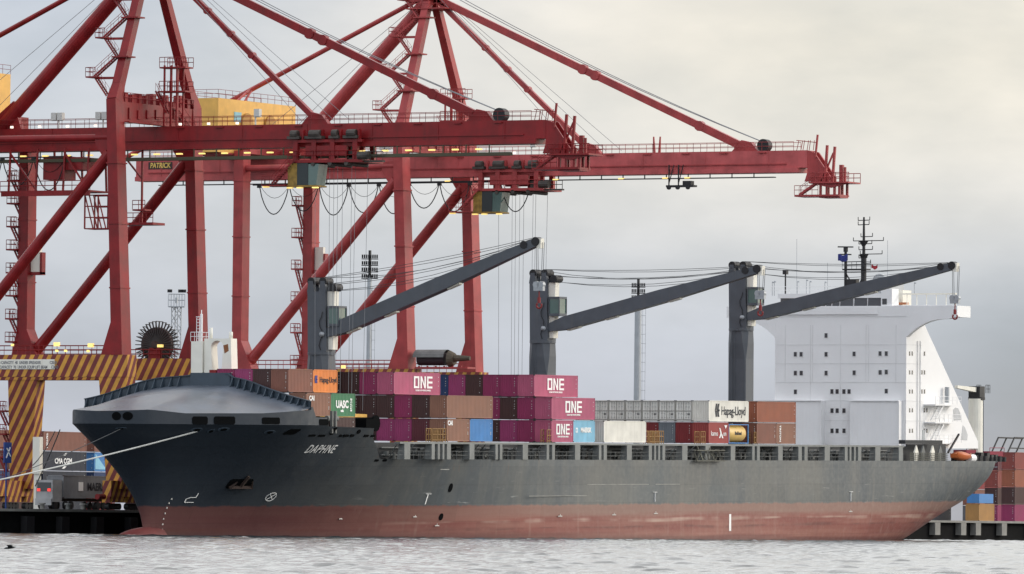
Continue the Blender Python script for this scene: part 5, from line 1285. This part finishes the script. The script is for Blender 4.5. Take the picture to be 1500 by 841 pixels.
        g.box(x0 + GX - 1.5, x0 + GX + 1.5, yq - 3.2, yq + 1.6, ZG0 - 9.4, ZG0 - 9.1); g.rail(V(GX - 1.5, yq - 3.2, ZG0 - 9.1), V(GX - 1.5, yq + 1.6, ZG0 - 9.1), 1.2, .9, .05); g.bar(V(GX, yq - .7, ZG0 - 9.1), V(GX, yq - .7, ZG0), .22, .22); g.box(x0 + GX - .8, x0 + GX + .8, yq - 1.6, yq + .2, ZG0 - 7.6, ZG0 - 7.4); g.rail(V(GX - .8, yq - 1.6, ZG0 - 7.4), V(GX - .8, yq + .2, ZG0 - 7.4), 1.1, .9, .05)
        g.bar(V(GX, yq + 2.6, ZG0), V(GX, yq - .7, ZG0 - 3.6), .2, .2); g.build('hanging_platform', red, root)
        # cable reel on the aft portal beam
        qc = W(228.5, 505, X=x0 + GW + 1.5); rr = 3.0; g = MB(); xr = qc.x
        g.tube((xr, qc.y, qc.z), (xr + .7, qc.y, qc.z), rr * .74, 40); g.tube((xr - .3, qc.y, qc.z), (xr + 1.0, qc.y, qc.z), .55, 12)
        reel = g.build('cable_reel', mat('reel_brown', (.055, .035, .034), .8, var=.5, scale=1.2), root)
        g = MB()
        for i in range(36):
            t = 2 * math.pi * i / 36; d = Vector((0, math.cos(t), math.sin(t))); p = Vector((xr - .06, qc.y, qc.z)); g.bar(p + d * .5, p + d * rr, .1, .2, up=(1, 0, 0)); g.bar(p + d * .5 + Vector((.8, 0, 0)), p + d * rr + Vector((.8, 0, 0)), .1, .2, up=(1, 0, 0)); g.bar(p + d * rr * .99, p + d * rr * .99 + Vector((.8, 0, 0)), .1, .1)
        g.build('reel_spoke', mat('reel_spoke_steel', (.05, .045, .045), .7), reel)
        g = MB().box(xr - .3, xr + 1.4, qc.y - .8, qc.y + .8, ZP1, qc.z - .4); g.box(xr - .3, xr + 1.3, qc.y - 1.2, qc.y + 1.2, ZP1 - .9, ZP1); g.build('reel_stand', red, reel)
        g = MB().box(xr - .75, xr - .35, qc.y - 1.3, qc.y - .6, qc.z - .35, qc.z); g.build('reel_lamp', M_LAMP, reel)
        # capacity board
        p, q = W(-30, 541, X=x0 - 1.15), W(80, 526, X=x0 - 1.15); zt2, zb2 = W(80, 526.5, X=x0 - 1.15).z, W(80, 541, X=x0 - 1.15).z
        bd = MB().box(x0 - 1.2, x0 - 1.12, q.y, p.y, zb2, zt2).build('capacity_board', M_CREAM, root)
        for i, t in enumerate(('RATED CAPACITY  40  UNDER SPREADER            C30 D', 'RATED CAPACITY  70  UNDER EQUIP LIFT BEAM     C30 D')):
            text_mb(t, .52, lambda u, v, w: (x0 - 1.215 - w, q.y + 4.35 - u, zt2 - .42 - .56 * i + v), sx=.74, bold=.012).build('lettering', mat('grey_lettering', (.2, .2, .21)), bd)
        for px, py in ((83, 504), (133, 505.5)): c_ = W(px, py, X=x0 - 1.0); MB().box(c_.x - .2, c_.x + .2, c_.y - .35, c_.y + .35, c_.z - .28, c_.z + .2).build('portal_lamp', M_LAMP, root)
        for px, py in ((83, 514), (96, 514), (129, 514.5), (18, 505.5)): c_ = W(px, py, X=x0 - 1.0); MB().box(c_.x - .12, c_.x + .12, c_.y - .16, c_.y + .16, c_.z - .14, c_.z + .14).build('portal_lamp', M_LAMP, root)
    else:
        # name board on the girder and the covered cable drum on the front portal beam
        a, b = W(217, 248, X=x0 + GX - 1.16), W(252, 237, X=x0 + GX - 1.16)
        bd = MB().box(x0 + GX - 1.2, x0 + GX - 1.14, b.y, a.y, a.z, b.z).build('name_board', mat('board_dark', (.04, .02, .02)), root)
        cy2, cz2 = (a.y + b.y) / 2, (a.z + b.z) / 2
        text_mb('PATRICK', .98, lambda u, v, w: (x0 + GX - 1.215 - w, cy2 - u, cz2 + v), sx=.82, bold=.02, shear=.12).build('lettering', mat('yellow_lettering', (.7, .5, .12)), bd)
        c0 = W(640, 527, X=x0 - .2); y0, y1 = W(612, 527, X=x0 - .2).y, W(654, 527, X=x0 - .2).y; g = MB(); rows = []
        for i in range(9): t = math.pi * i / 8; rows.append([(x0 + .2 - 1.3 * math.cos(t), y, c0.z + .35 + 1.0 * math.sin(t)) for y in (y0 + .3, y1)])
        g.grid(rows); g.grid([[(a_[0], a_[1], a_[2] - .06) for a_ in r][::-1] for r in rows]); co = g.build('drum_cover', mat('dull_cover_steel', (.15, .15, .145), .7, var=.3), root)
        g = MB().tube((x0 + .2, y0, c0.z + .1), (x0 + .2, y1 + .3, c0.z + .1), .85, 16); g.build('cable_drum', mat('drum_purple_brown', (.04, .025, .03), .7, var=.3), co)
        g = MB().tube((x0 + .2, y1 - .3, c0.z + .1), (x0 + .2, y1 - 1.0, c0.z + .1), 1.15, 14, .8); g.tube((x0 + .2, y1 - 1.0, c0.z + .2), (x0 + .2, y1 - 3.3, c0.z + .2), .5, 10, .3); g.build('drum_motor', mat('drum_motor_tan', (.075, .06, .042), .7, var=.3), co)
        g = MB()
        for y in np.linspace(y0, y1 - 2, 6): g.bar((x0 + .2, y, ZP1), (x0 + .2, y, c0.z - .8), .2, .2)
        g.box(x0 - 1.0, x0 + 1.2, y1 - 3.6, y0, ZP1, ZP1 + .25); g.build('drum_stand', red, co)
        lm = MB(); c_ = W(503, 537.5, X=x0 - 1.2); lm.box(c_.x - .2, c_.x + .2, c_.y - .25, c_.y + .25, c_.z - .2, c_.z + .2); lm.build('portal_lamp', M_LAMP, root)
    return root
gantry(X1C, M_RED1, M_STR1, 'left red gantry crane with grey sign on its hazard-striped portal, nearest the bow', W(485, 200, X=X1C + GX).y - .3, True)
gantry(X2C, M_RED2, M_STR2, 'right red gantry crane with the longer visible boom and yellow machinery house', W(752, 250, X=X2C + GX).y - .3, False)

# ------------------------------------------------------------------ quay
def structure(mb, name, m, smooth=False):
    o = mb.build(name, m, None, smooth=smooth); o['kind'] = 'structure'; return o
g = MB().box(-900, 1500, QY + 1.2, 2500, -4, QZ - .02); structure(g, 'ground', M_ASPH)
g = MB().box(-900, 1500, QY, QY + 1.19, 2.66, QZ); structure(g, 'quay_kerb', M_CONC)
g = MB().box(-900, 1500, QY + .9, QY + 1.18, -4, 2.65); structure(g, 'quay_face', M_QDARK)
def qx(px): return W(px, 772, Y=QY).x
for px in (1372, 1410, 1431.5, 1469.5, 1512):
    x = qx(px); o = thing(MB().box(x - .95, x + .95, QY - .1, QY + .86, .75, 2.64), 'fender_pile', M_CONC, 'pale concrete fender column on the dark quay face astern', 'fender', 'pale fender columns astern of the ship')
rn = random.Random(4)
for i in range(9):
    x = qx(-10) + i * 8.2; thing(MB().box(x - .9, x + .9, QY - .3, QY + .58, -.6, 2.1), 'fender_pile', M_BLACK, 'black rubber fender on the dark quay face under the bow', 'fender', 'black fenders under the bow')
for i, px in enumerate((62, 100, 122)):
    q = W(px, 744, Y=QY + .6); g = MB().tube((q.x, QY + .6, QZ), (q.x, QY + .6, QZ + .55), .28, 12); g.tube((q.x, QY + .6, QZ + .55), (q.x, QY + .6, QZ + .75), .45, 12, .4)
    thing(g, 'bollard', M_CONC if i != 1 else M_DSTEEL, ('pale bollard on the quay edge left of the white truck', 'steel grey bollard on the quay edge beside the white truck', 'pale bollard on the quay edge right of the white truck')[i], 'bollard', 'bollards on the quay edge')

# containers stored ashore
def yard(px, py, depth, L, key, label, group='containers stored on the quay', rot=0.):
    q = PD(px, py, depth); k = round((q.z - QZ) / 2.9); M = Matrix.Translation((q.x, q.y, QZ + .02 + 2.9 * max(0, k))) @ Matrix.Rotation(rot, 4, 'Z')
    return container(M, L, key, label, group)
YY = 112.
def yd(px, tier, L, key, label, Y=YY):
    x = W(px, 700, Y=Y).x; return container(Matrix.Translation((x, Y, QZ + .02 + 2.9 * tier)), L, key, label, 'containers stored on the quay')
for px in (-84, -12, 63.5):
    for t in range(4):
        key = ('dknavy', 'dknavy', 'dknavy', 'brown')[t] if px > 0 else ('darkbrown', 'navy', 'darkbrown', 'brown')[t]
        side_ = 'between the striped leg and the bow' if px > 0 else ('behind the striped crane leg' if px > -50 else 'at the far left picture edge')
        nm = ('bottom', 'second', 'third', 'top')[t]
        o = yd(px, t, L40, key, f"{'brown' if t == 3 else 'dark'} container at {nm} of its stack {side_}")
        if px > 0 and t == 2:
            side_text(o, 'CMA CGM', 5.6, 1.38, 1.1, bold=.03, sx=.95); poly_text(o, [[(-.8, 0), (.3, .4), (.9, .42), (.1, .05)]], 6.0, 2.2, M_TEXT, 'emblem'); poly_text(o, [[(-.8, 0), (-.2, .35), (.5, .33), (-.2, 0)]], 6.0, .3, M_TEXT, 'emblem')
        if px > 0 and t == 3: text_mb('TRITON', .6, lambda u, v, w: (.9 + v, -.014 - w, 1.45 - u), bold=.02).build('lettering', M_TEXT, o)
for t, key in ((0, 'darkred'), (1, 'navy'), (2, 'blue'), (3, 'brown')):
    o = yd(138, t, L20, key, f"{('dark red', 'navy', 'blue', 'short brown')[t]} container half hidden behind the raked bow")
    if t == 2: MB().prism([(.3, .3), (3.5, .3), (.3, 2.6)], lambda a, b, d: (a, d, b), -.03, 0).build('pale_panel', cmat('skyblue'), o)
for t, key in ((0, 'darkbrown'), (1, 'darkred')): yd(205, t, L40, key, f"{('dark brown', 'dark red')[t]} container deep in shade right behind the bow stem")
# right-hand stacks astern
def yr_(px, tier, L, key, label, Y): return yd(px, tier, L, key, label, Y)
for t, key, c_ in ((0, 'plum', 'plum'), (1, 'darkbrown', 'dark brown'), (2, 'redbrown', 'red brown'), (3, 'maroon', 'maroon')):
    o = yr_(1461, t, L40, key, f"{c_} container, tier {t + 1} up in the stack right of the stern", 62)
    if t == 3:
        for k in range(3):
            MB().box(-.06, .01, .1, 2.3, .5 + k * .9, .62 + k * .9).build('end_bar', M_STEEL, o)
for t, key, c_ in ((0, 'slate', 'dark grey'), (1, 'brown', 'brown'), (2, 'darkred', 'dark red'), (3, 'redbrown', 'red brown')):
    yr_(1428, t, L40, key, f"{c_} container, tier {t + 1} up in the stack just behind the stern", 92)
for t, key, c_ in ((0, 'plum', 'plum'), (1, 'darkbrown', 'dark brown'), (2, 'rust', 'rusty'), (3, 'redbrown', 'red brown')):
    yr_(1486, t, L40, key, f"{c_} container, tier {t + 1} up in the rightmost stack astern", 47)
for t, key, c_ in ((0, 'slate', 'dark grey'), (1, 'darkbrown', 'dark brown')):
    yr_(1352, t, L40, key, f"{c_} container low behind the stern overhang, {('on the ground', 'second tier')[t]}", 100)
q = PD(1440, 748, 1180); x = W(1434, 700, Y=40).x
o = container(Matrix.Translation((x, 40, QZ + .02)), L20, 'mustard', 'mustard orange container low on the quay under the stern', 'containers stored on the quay', False)
MB().box(0.2, 5.8, .1, 2.3, 2.89, 4.4).build('blue_cover', cmat('blue'), o)
g = MB(); q = W(1484, 652, Y=64)
for k in (0, 3.5): g.bar((q.x - 5 + k, 63, 14.6), (q.x - 2 + k, 63, 17.4), .2, .2); g.bar((q.x - 5 + k, 66, 14.6), (q.x - 2 + k, 66, 17.4), .2, .2)
g.bar((q.x - 2, 63, 17.4), (q.x + 8, 63, 17.4), .2, .25); g.bar((q.x - 2, 66, 17.4), (q.x + 8, 66, 17.4), .2, .25); g.bar((q.x - 4, 63, 15.6), (q.x + 8, 63, 15.6), .15, .2)
thing(g, 'lashing_frame', M_BLACK, 'dark steel frame lying on top of the stack astern', 'frame')

# truck on the quay with a white and a grey container
def truck():
    Y = QY + 7; x0 = W(77, 745, Y=Y).x; z = QZ
    root = empty('container_truck', (x0, Y + 1.2, z), 'white truck tractor with red tail lamps and trailer, carrying a grey container', 'truck')
    g = MB().box(x0, x0 + 2.2, Y, Y + 2.4, z + .9, z + 3.6); g.box(x0 - .25, x0, Y + .05, Y + 2.35, z + .5, z + 1.3); g.build('cab', mat('shaded_truck_white', (.36, .36, .36), .6, var=.25), root)  # cab white dulled: shade on the quay put into the colour
    MB().box(x0 - .03, x0 + .01, Y + .2, Y + 2.2, z + 2.2, z + 3.3).build('windscreen', M_GLASS, root)
    g = MB()
    for y in (Y + .25, Y + 1.75): g.box(x0 - .06, x0 - .02, y, y + .45, z + 2.2, z + 2.55)
    g.build('red_lamp', M_TAIL, root)
    g = MB().box(x0 + 2.2, x0 + 14.6, Y + .5, Y + 1.9, z + 1.0, z + 1.38); g.build('trailer_frame', M_BLACK, root)
    for x in (.9, 3.4, 4.7, 11.2, 12.5, 13.8):
        MB().tube((x0 + x, Y + .05, z + .5), (x0 + x, Y + .35, z + .5), .5, 14).build('wheel', M_BLACK, root); MB().tube((x0 + x, Y + 2.05, z + .5), (x0 + x, Y + 2.35, z + .5), .5, 14).build('wheel', M_BLACK, root)
    o = container(Matrix.Translation((x0 + 2.6, Y, z + 1.4)), L40, 'midgrey', 'grey forty foot container with dark lettering riding on the quay truck', 'containers stored on the quay', False)
    side_text(o, 'MAERSK', 8.2, 1.4, 1.35, M_TEXTK, bold=.03); MB().box(3.6, 4.7, -.02, .01, .9, 2.0).build('emblem_panel', M_TEXT, o)
    end_text(o, 'MAERSK', 1.2, 2.1, .4, M_TEXTK)
truck()
# gear on the quay under the crane
g = MB(); q = W(65, 700, Y=QY + 14); g.box(q.x - 1.5, q.x - 1.1, QY + 13.8, QY + 14.6, QZ, QZ + 4.4); g.box(q.x - 1.7, q.x - .9, QY + 13.7, QY + 14.7, QZ + 4.4, QZ + 9.0)
b_ = thing(g, 'switch_cabinet', M_CREAM, 'tall pale cabinet standing right of the striped crane leg', 'cabinet')
g = MB(); q = W(11, 668, Y=QY + 3); g.box(q.x - .8, q.x + .8, QY + 2.9, QY + 3.1, 8.5, 11.0); g.bar((q.x, QY + 3.15, QZ), (q.x, QY + 3.15, 8.6), .15, .15)
s_ = thing(g, 'blue_sign', mat('sign_blue', (.02, .05, .2), .5), 'small blue sign on a post at the far left of the quay', 'sign')
g = MB(); c_ = s_.location
g.bar((q.x - .5, QY + 2.86, 9.1), (q.x + .4, QY + 2.86, 10.4), .05, .16); g.bar((q.x - .4, QY + 2.86, 10.3), (q.x + .5, QY + 2.86, 9.3), .05, .14); g.build('symbol', M_TEXT, s_)

# mooring lines
def line(pts, r, m, label, sag=.0):
    a, b = pts; n = 14; P = [a.lerp(b, t / n) - Vector((0, 0, sag * (1 - (2 * t / n - 1) ** 2))) for t in range(n + 1)]
    o = thing(MB().path(P, r, 6), 'mooring_line', m, label, 'rope', 'mooring lines of the ship'); return o
hw = lambda px, py: SHIP_M @ hull_hit(px, py)
line((hw(288, 632), W(-205, 743, Y=QY + .6)), .095, M_ROPE, 'thick pale mooring line running left from the bow side to the quay', .5)
line((hw(176, 628), W(-120, 743, Y=QY + .8)), .05, M_ROPED, 'thin grey mooring line from the bow fairlead towards the striped leg', .6)
line((SHIP_M @ Vector((-93.5, CY + 5, 13.4)), W(52, 712, Y=QY + .6)), .075, M_ROPED, 'thin grey mooring line slanting steeply down from the bow tip', .2)
line((SHIP_M @ Vector((-93, CY + 6, 13.2)), W(48, 682, Y=QY + 8)), .06, M_ROPED, 'faint mooring line from the bow tip to behind the striped leg', .4)
a = SHIP_M @ Vector((138, CY - 6, 9)); line((SHIP_M @ Vector((139, CY - 2, 8.2)), Vector((168, QY + .6, QZ + .7))), .09, M_ROPED, 'dark stern mooring line running right from the stern to the quay', .4)

# floodlight towers behind the terminal
def tower(px, top, bot, depth, w, label, lattice, headw, rows):
    a = PD(px, top, depth); b = Vector((a.x, a.y, QZ)); h = a.z - QZ
    root = empty('light_tower', b, label, 'light tower', 'floodlight towers')
    g = MB()
    if lattice:
        for sx_, sy_ in ((-1, -1), (1, -1), (1, 1), (-1, 1)): g.tube(b + Vector((sx_ * w / 2, sy_ * w / 2, 0)), b + Vector((sx_ * w / 2, sy_ * w / 2, h - 1.5)), .1, 5)
        n = int(h / 1.3)
        for i in range(n):
            z0, z1 = (h - 1.5) * i / n, (h - 1.5) * (i + 1) / n; k = 1 if i % 2 else -1
            for s_y in (-1, 1): g.tube(b + Vector((-k * w / 2, s_y * w / 2, z0)), b + Vector((k * w / 2, s_y * w / 2, z1)), .06, 4)
            for s_x in (-1, 1): g.tube(b + Vector((s_x * w / 2, -k * w / 2, z0)), b + Vector((s_x * w / 2, k * w / 2, z1)), .06, 4)
    else:
        g.tube(b, b + Vector((0, 0, h)), w / 2 * 1.15, 12, w / 2)
        for k in (-.25, .25): g.tube(b + RI * (w * .9 + k), b + RI * (w * .9 + k) + Vector((0, 0, h - 2)), .035, 4)
        z = 1.
        while z < h - 2: g.tube(b + RI * (w * .55), b + RI * (w * .9 + .3) + Vector((0, 0, 0)), .02, 3) if z < 1 else g.tube(b + RI * (w * .4) + Vector((0, 0, z)), b + RI * (w * .9 + .3) + Vector((0, 0, z)), .03, 4); z += 1.6
    g.build('mast', M_STEEL, root)
    p = MB(); 
    for k in range(rows):
        z = h + k * 1.05 - .2; n = 8
        for i in range(n):
            d = RI * (-headw / 2 + headw * (i + .5) / n) - FW * (.5 if k % 2 else .2); c_ = b + d + Vector((0, 0, z)); p.bar(c_ - FW * .25, c_ + FW * .2 + Vector((0, 0, .12)), headw / n * .72, .52)
        p.bar(b - RI * headw / 2 + Vector((0, 0, z - .35)), b + RI * headw / 2 + Vector((0, 0, z - .35)), .14, .14)
    p.bar(b + Vector((0, 0, h - 1)), b + Vector((0, 0, h + rows)), .35, .35)
    p.build('lamp_bank', M_BLACK if not lattice else M_STEEL, root)
    if lattice:
        g = MB(); z = h - 1.6
        for k in (-1, 1):
            g.rail(b - RI * headw / 2 + FW * k * 1.2 + Vector((0, 0, z)), b + RI * headw / 2 + FW * k * 1.2 + Vector((0, 0, z)), 2.2, .5, .04)
        g.bar(b - RI * headw / 2 + Vector((0, 0, z)), b + RI * headw / 2 + Vector((0, 0, z)), 2.4, .15); g.build('platform', M_STEEL, root)
        for k in (-.42, .25, .45): MB().bar(b + RI * headw * k - FW * .8 + Vector((0, 0, h + 1.1)), b + RI * headw * k + FW * .2 + Vector((0, 0, h + 1.2)), .8, .5).build('floodlight', M_BLACK, root)
tower(541.5, 403, 530, 1190, .75, 'floodlight tower with four rows of lamps between the red crane legs', False, 2.7, 4)
tower(935, 434, 585, 1260, 1.15, 'round grey floodlight tower rising between the middle and right deck cranes', False, 2.4, 3)
tower(258.5, 436, 500, 1280, 1.2, 'pale lattice floodlight tower behind the cable reel', True, 2.8, 0)
# a cormorant skimming the water on the left
b0_ = W(15, 803.5, Z=.45); g = MB()
rows = []
for i in range(7):
    t = i / 6; r = .06 * math.sin(math.pi * min(1, t * .92 + .05)) ** .7; c_ = b0_ + RI * (-.3 + .6 * t) + Vector((0, 0, .08 * t)); rows.append([c_ + FW * r * math.cos(a_) + UP * r * math.sin(a_) for a_ in np.linspace(0, 2 * math.pi, 9)])
g.grid(rows)
for s_ in (-1, 1): g.grid([[b0_ + RI * (-.08 - .1 * t) + FW * s_ * (.1 + .5 * t) + UP * (.03 + .16 * math.sin(t * 2)) for t in (0, .35, .7, 1)], [b0_ + RI * (.16 - .12 * t) + FW * s_ * (.1 + .5 * t) + UP * (.03 + .16 * math.sin(t * 2)) for t in (0, .35, .7, 1)]])
thing(g, 'seabird', M_BLACK, 'small dark seabird low over the water at the far left', 'bird', smooth=True)

# ------------------------------------------------------------------ sea: a sheet to the horizon, with real chop in front of the ship
def wave_height(x, y):
    rs = np.random.RandomState(5); h = np.zeros_like(x); m = np.zeros_like(x); g = np.zeros_like(x)
    for i in range(54):
        lam = 10 ** rs.uniform(-.3, .5); th = rs.normal(.75, .7); k = 2 * np.pi / lam
        h += .003 * lam ** .95 * np.cos(k * (x * math.cos(th) + y * math.sin(th)) + rs.uniform(0, 6.28))
    for i in range(14):
        lam = rs.uniform(.9, 3.6); th = rs.normal(.55, .38); k = 2 * np.pi / lam
        m += np.cos(k * (x * math.cos(th) + y * math.sin(th)) + rs.uniform(0, 6.28))
    return h + .15 * np.clip(m / 5.3 - .74, 0, .75) ** 1.1
sea_m = bpy.data.materials.new('sea_water'); sea_m.use_nodes = True; nt = sea_m.node_tree; bs = nt.nodes['Principled BSDF']
bs.inputs['Base Color'].default_value = (.025, .035, .04, 1); bs.inputs['Roughness'].default_value = .1; bs.inputs['IOR'].default_value = 1.4
tc = nn(nt, 'ShaderNodeNewGeometry'); mp = nn(nt, 'ShaderNodeMapping'); nt.links.new(tc.outputs['Position'], mp.inputs[0])
n1 = nn(nt, 'ShaderNodeTexNoise'); n1.inputs['Scale'].default_value = 4.5; n1.inputs['Detail'].default_value = 5; n1.inputs['Roughness'].default_value = .65; nt.links.new(mp.outputs[0], n1.inputs['Vector'])
bp = nn(nt, 'ShaderNodeBump'); bp.inputs['Strength'].default_value = .6; bp.inputs['Distance'].default_value = .05; nt.links.new(n1.outputs['Fac'], bp.inputs['Height']); nt.links.new(bp.outputs[0], bs.inputs['Normal'])
def np_grid(name, P, m):
    r, c, _ = P.shape; me = bpy.data.meshes.new(name); me.vertices.add(r * c); me.vertices.foreach_set('co', P.reshape(-1).astype(np.float32))
    i = np.arange(r * c).reshape(r, c); q = np.stack([i[:-1, :-1], i[1:, :-1], i[1:, 1:], i[:-1, 1:]], -1).reshape(-1)
    nf = (r - 1) * (c - 1); me.loops.add(nf * 4); me.loops.foreach_set('vertex_index', q.astype(np.int32)); me.polygons.add(nf)
    me.polygons.foreach_set('loop_start', np.arange(0, nf * 4, 4, dtype=np.int32)); me.polygons.foreach_set('use_smooth', np.ones(nf, dtype=bool)); me.update(calc_edges=True); me.validate()
    o = bpy.data.objects.new(name, me); COL.objects.link(o); me.materials.append(m); return o
d = np.concatenate([np.arange(190, 480, .32), np.arange(480, 1150, .5)]); l = np.linspace(-1, 1, 680); l = np.sign(l) * np.abs(l) ** 1.7
Dg, Lg = np.meshgrid(d, l, indexing='ij'); Lg = Lg * (70 + Dg * .16)
Xg = CAM.x + FW.x * Dg + RI.x * Lg - .03 * Dg * 0; Yg = CAM.y + FW.y * Dg + RI.y * Lg
Zg = wave_height(Xg, Yg); Zg *= np.clip((1 - np.abs(Lg) / (70 + Dg * .16)) * 12, 0, 1) * np.clip((Dg - 190) / 10, 0, 1)
near_q = np.clip((QY + .6 - Yg) / 3, 0, 1); Zg = Zg * near_q - .12 * (1 - near_q)
o = np_grid('sea', np.stack([Xg, Yg, Zg], -1), sea_m); o['kind'] = 'structure'
g = MB(); g.v = [(-9000, -9000, -.16), (9000, -9000, -.16), (9000, 9000, -.16), (-9000, 9000, -.16)]; g.f = [(0, 1, 2, 3)]; structure(g, 'sea_far', sea_m)

# ------------------------------------------------------------------ light: overcast sky, soft sun from the right
SUN_EL, SUN_DIR = R(22), (RI + FW * .22).normalized()
wd = bpy.data.worlds.new('World'); sc.world = wd; wd.use_nodes = True; nt = wd.node_tree; L = nt.links.new
for n in list(nt.nodes): nt.nodes.remove(n)
out = nn(nt, 'ShaderNodeOutputWorld'); sky = nn(nt, 'ShaderNodeTexSky', sky_type='NISHITA'); sky.sun_disc = False; sky.sun_elevation = SUN_EL; sky.dust_density = .3; sky.ozone_density = 3.5
sky.sun_rotation = math.atan2(SUN_DIR.x, SUN_DIR.y)
b1 = nn(nt, 'ShaderNodeBackground'); b1.inputs[1].default_value = .05; L(sky.outputs[0], b1.inputs[0])
tc = nn(nt, 'ShaderNodeTexCoord'); sp = nn(nt, 'ShaderNodeSeparateXYZ'); L(tc.outputs['Generated'], sp.inputs[0])
def dot(v):
    n = nn(nt, 'ShaderNodeVectorMath', operation='DOT_PRODUCT'); L(tc.outputs['Generated'], n.inputs[0]); n.inputs[1].default_value = v; return n.outputs['Value']
def mr(v, a, b, c, d_, it='SMOOTHSTEP'):
    n = nn(nt, 'ShaderNodeMapRange', interpolation_type=it); L(v, n.inputs[0])
    for i, q in enumerate((a, b, c, d_)): n.inputs[i + 1].default_value = q
    return n.outputs[0]
def mixc(f, a, b, bl='MIX'):
    n = nn(nt, 'ShaderNodeMix', data_type='RGBA', blend_type=bl)
    for i, q in ((0, f), (6, a), (7, b)):
        if isinstance(q, tuple): n.inputs[i].default_value = (*q, 1)
        elif isinstance(q, (int, float)): n.inputs[i].default_value = q
        else: L(q, n.inputs[i])
    return n.outputs[2]
def mul(a, b, op='MULTIPLY'):
    n = nn(nt, 'ShaderNodeMath', operation=op)
    for i, q in enumerate((a, b)):
        if isinstance(q, (int, float)): n.inputs[i].default_value = q
        else: L(q, n.inputs[i])
    return n.outputs[0]
z = sp.outputs['Z']; rt = dot(tuple(RI)); bk_ = dot(tuple(-FW))
# low cloud deck: bluish by the horizon, warmer and paler higher up, brightest towards the sun on the right
mp = nn(nt, 'ShaderNodeMapping'); mp.inputs['Scale'].default_value = (1, 1, 2.6); mp.inputs['Location'].default_value = (.31, .12, .05); L(tc.outputs['Generated'], mp.inputs[0])
n1 = nn(nt, 'ShaderNodeTexNoise'); n1.inputs['Scale'].default_value = 19; n1.inputs['Detail'].default_value = 7; n1.inputs['Roughness'].default_value = .52; L(mp.outputs[0], n1.inputs['Vector'])
n2 = nn(nt, 'ShaderNodeTexNoise'); n2.inputs['Scale'].default_value = 3.; n2.inputs['Detail'].default_value = 5; L(mp.outputs[0], n2.inputs['Vector'])
low = (.36, .385, .52); mid = (.515, .495, .56); high = (.78, .66, .54)
c = mixc(mr(z, .012, .05, 0, 1), low, mid)
c = mixc(mul(mr(z, .025, .07, 0, 1), mr(rt, -.09, .04, 0, 1)), c, high)
c = mixc(mul(mr(rt, .02, .075, 0, 1), mr(z, .045, .02, 0, 1)), c, (.16, .175, .26))
c = mixc(1., c, mixc(mr(n1.outputs['Fac'], .34, .66, 0, 1, 'LINEAR'), (.85, .86, .885), (1.13, 1.12, 1.10)), 'MULTIPLY')
n3 = nn(nt, 'ShaderNodeTexNoise'); n3.inputs['Scale'].default_value = 48; n3.inputs['Detail'].default_value = 6; n3.inputs['Roughness'].default_value = .5; L(mp.outputs[0], n3.inputs['Vector'])
c = mixc(1., c, mixc(mr(n3.outputs['Fac'], .32, .68, 0, 1), (.94, .94, .945), (1.06, 1.06, 1.055)), 'MULTIPLY')
zen = mixc(mr(n2.outputs['Fac'], .3, .7, 0, 1, 'LINEAR'), (1.0, 1.03, 1.09), (1.3, 1.3, 1.3))
c = mixc(1., c, mixc(mr(rt, -.075, .02, 0, 1), (.90, .91, .93), (1., 1., 1.)), 'MULTIPLY')
c = mixc(mr(z, .075, .16, 0, 1), c, zen)
c = mixc(mul(mr(z, .08, .15, 0, .85), mr(dot(tuple(FW)), .2, .85, 0, 1)), c, (1.75, 1.68, 1.56))
c = mixc(mr(rt, .3, .95, 0, .78), c, (2.7, 2.4, 2.0))
c = mixc(mr(bk_, -.2, .7, 0, .85), c, (1.3, 1.33, 1.38))
b2 = nn(nt, 'ShaderNodeBackground'); b2.inputs[1].default_value = .9; L(c, b2.inputs[0])
ad = nn(nt, 'ShaderNodeAddShader'); L(b1.outputs[0], ad.inputs[0]); L(b2.outputs[0], ad.inputs[1]); L(ad.outputs[0], out.inputs[0])
sl = bpy.data.lights.new('sun', 'SUN'); sl.energy = 1.35; sl.angle = R(14); sl.color = (1, .93, .83); so = bpy.data.objects.new('sun', sl); COL.objects.link(so)
sd_ = (SUN_DIR * math.cos(SUN_EL) + UP * math.sin(SUN_EL)); so.rotation_euler = sd_.to_track_quat('Z', 'Y').to_euler(); so.location = (0, 0, 200)

# ------------------------------------------------------------------ camera
cam = bpy.data.cameras.new('camera'); co = bpy.data.objects.new('camera', cam); COL.objects.link(co); sc.camera = co
f_ = ray(750, 420.5).normalized(); r_ = (ray(760, 420.5) - ray(740, 420.5)); r_ = (r_ - f_ * r_.dot(f_)).normalized(); u_ = r_.cross(f_)
M = Matrix((r_, u_, -f_)).transposed().to_4x4(); M.translation = CAM; co.matrix_world = M
cam.sensor_width = 36; cam.lens = F_PX * 36 / 1500 * (ray(750, 420.5).length / F_PX); cam.clip_start = 5; cam.clip_end = 30000
vs = sc.view_settings; vs.view_transform = 'Standard'; vs.look = 'None'; vs.exposure = 0; vs.gamma = 1; vs.use_curve_mapping = False
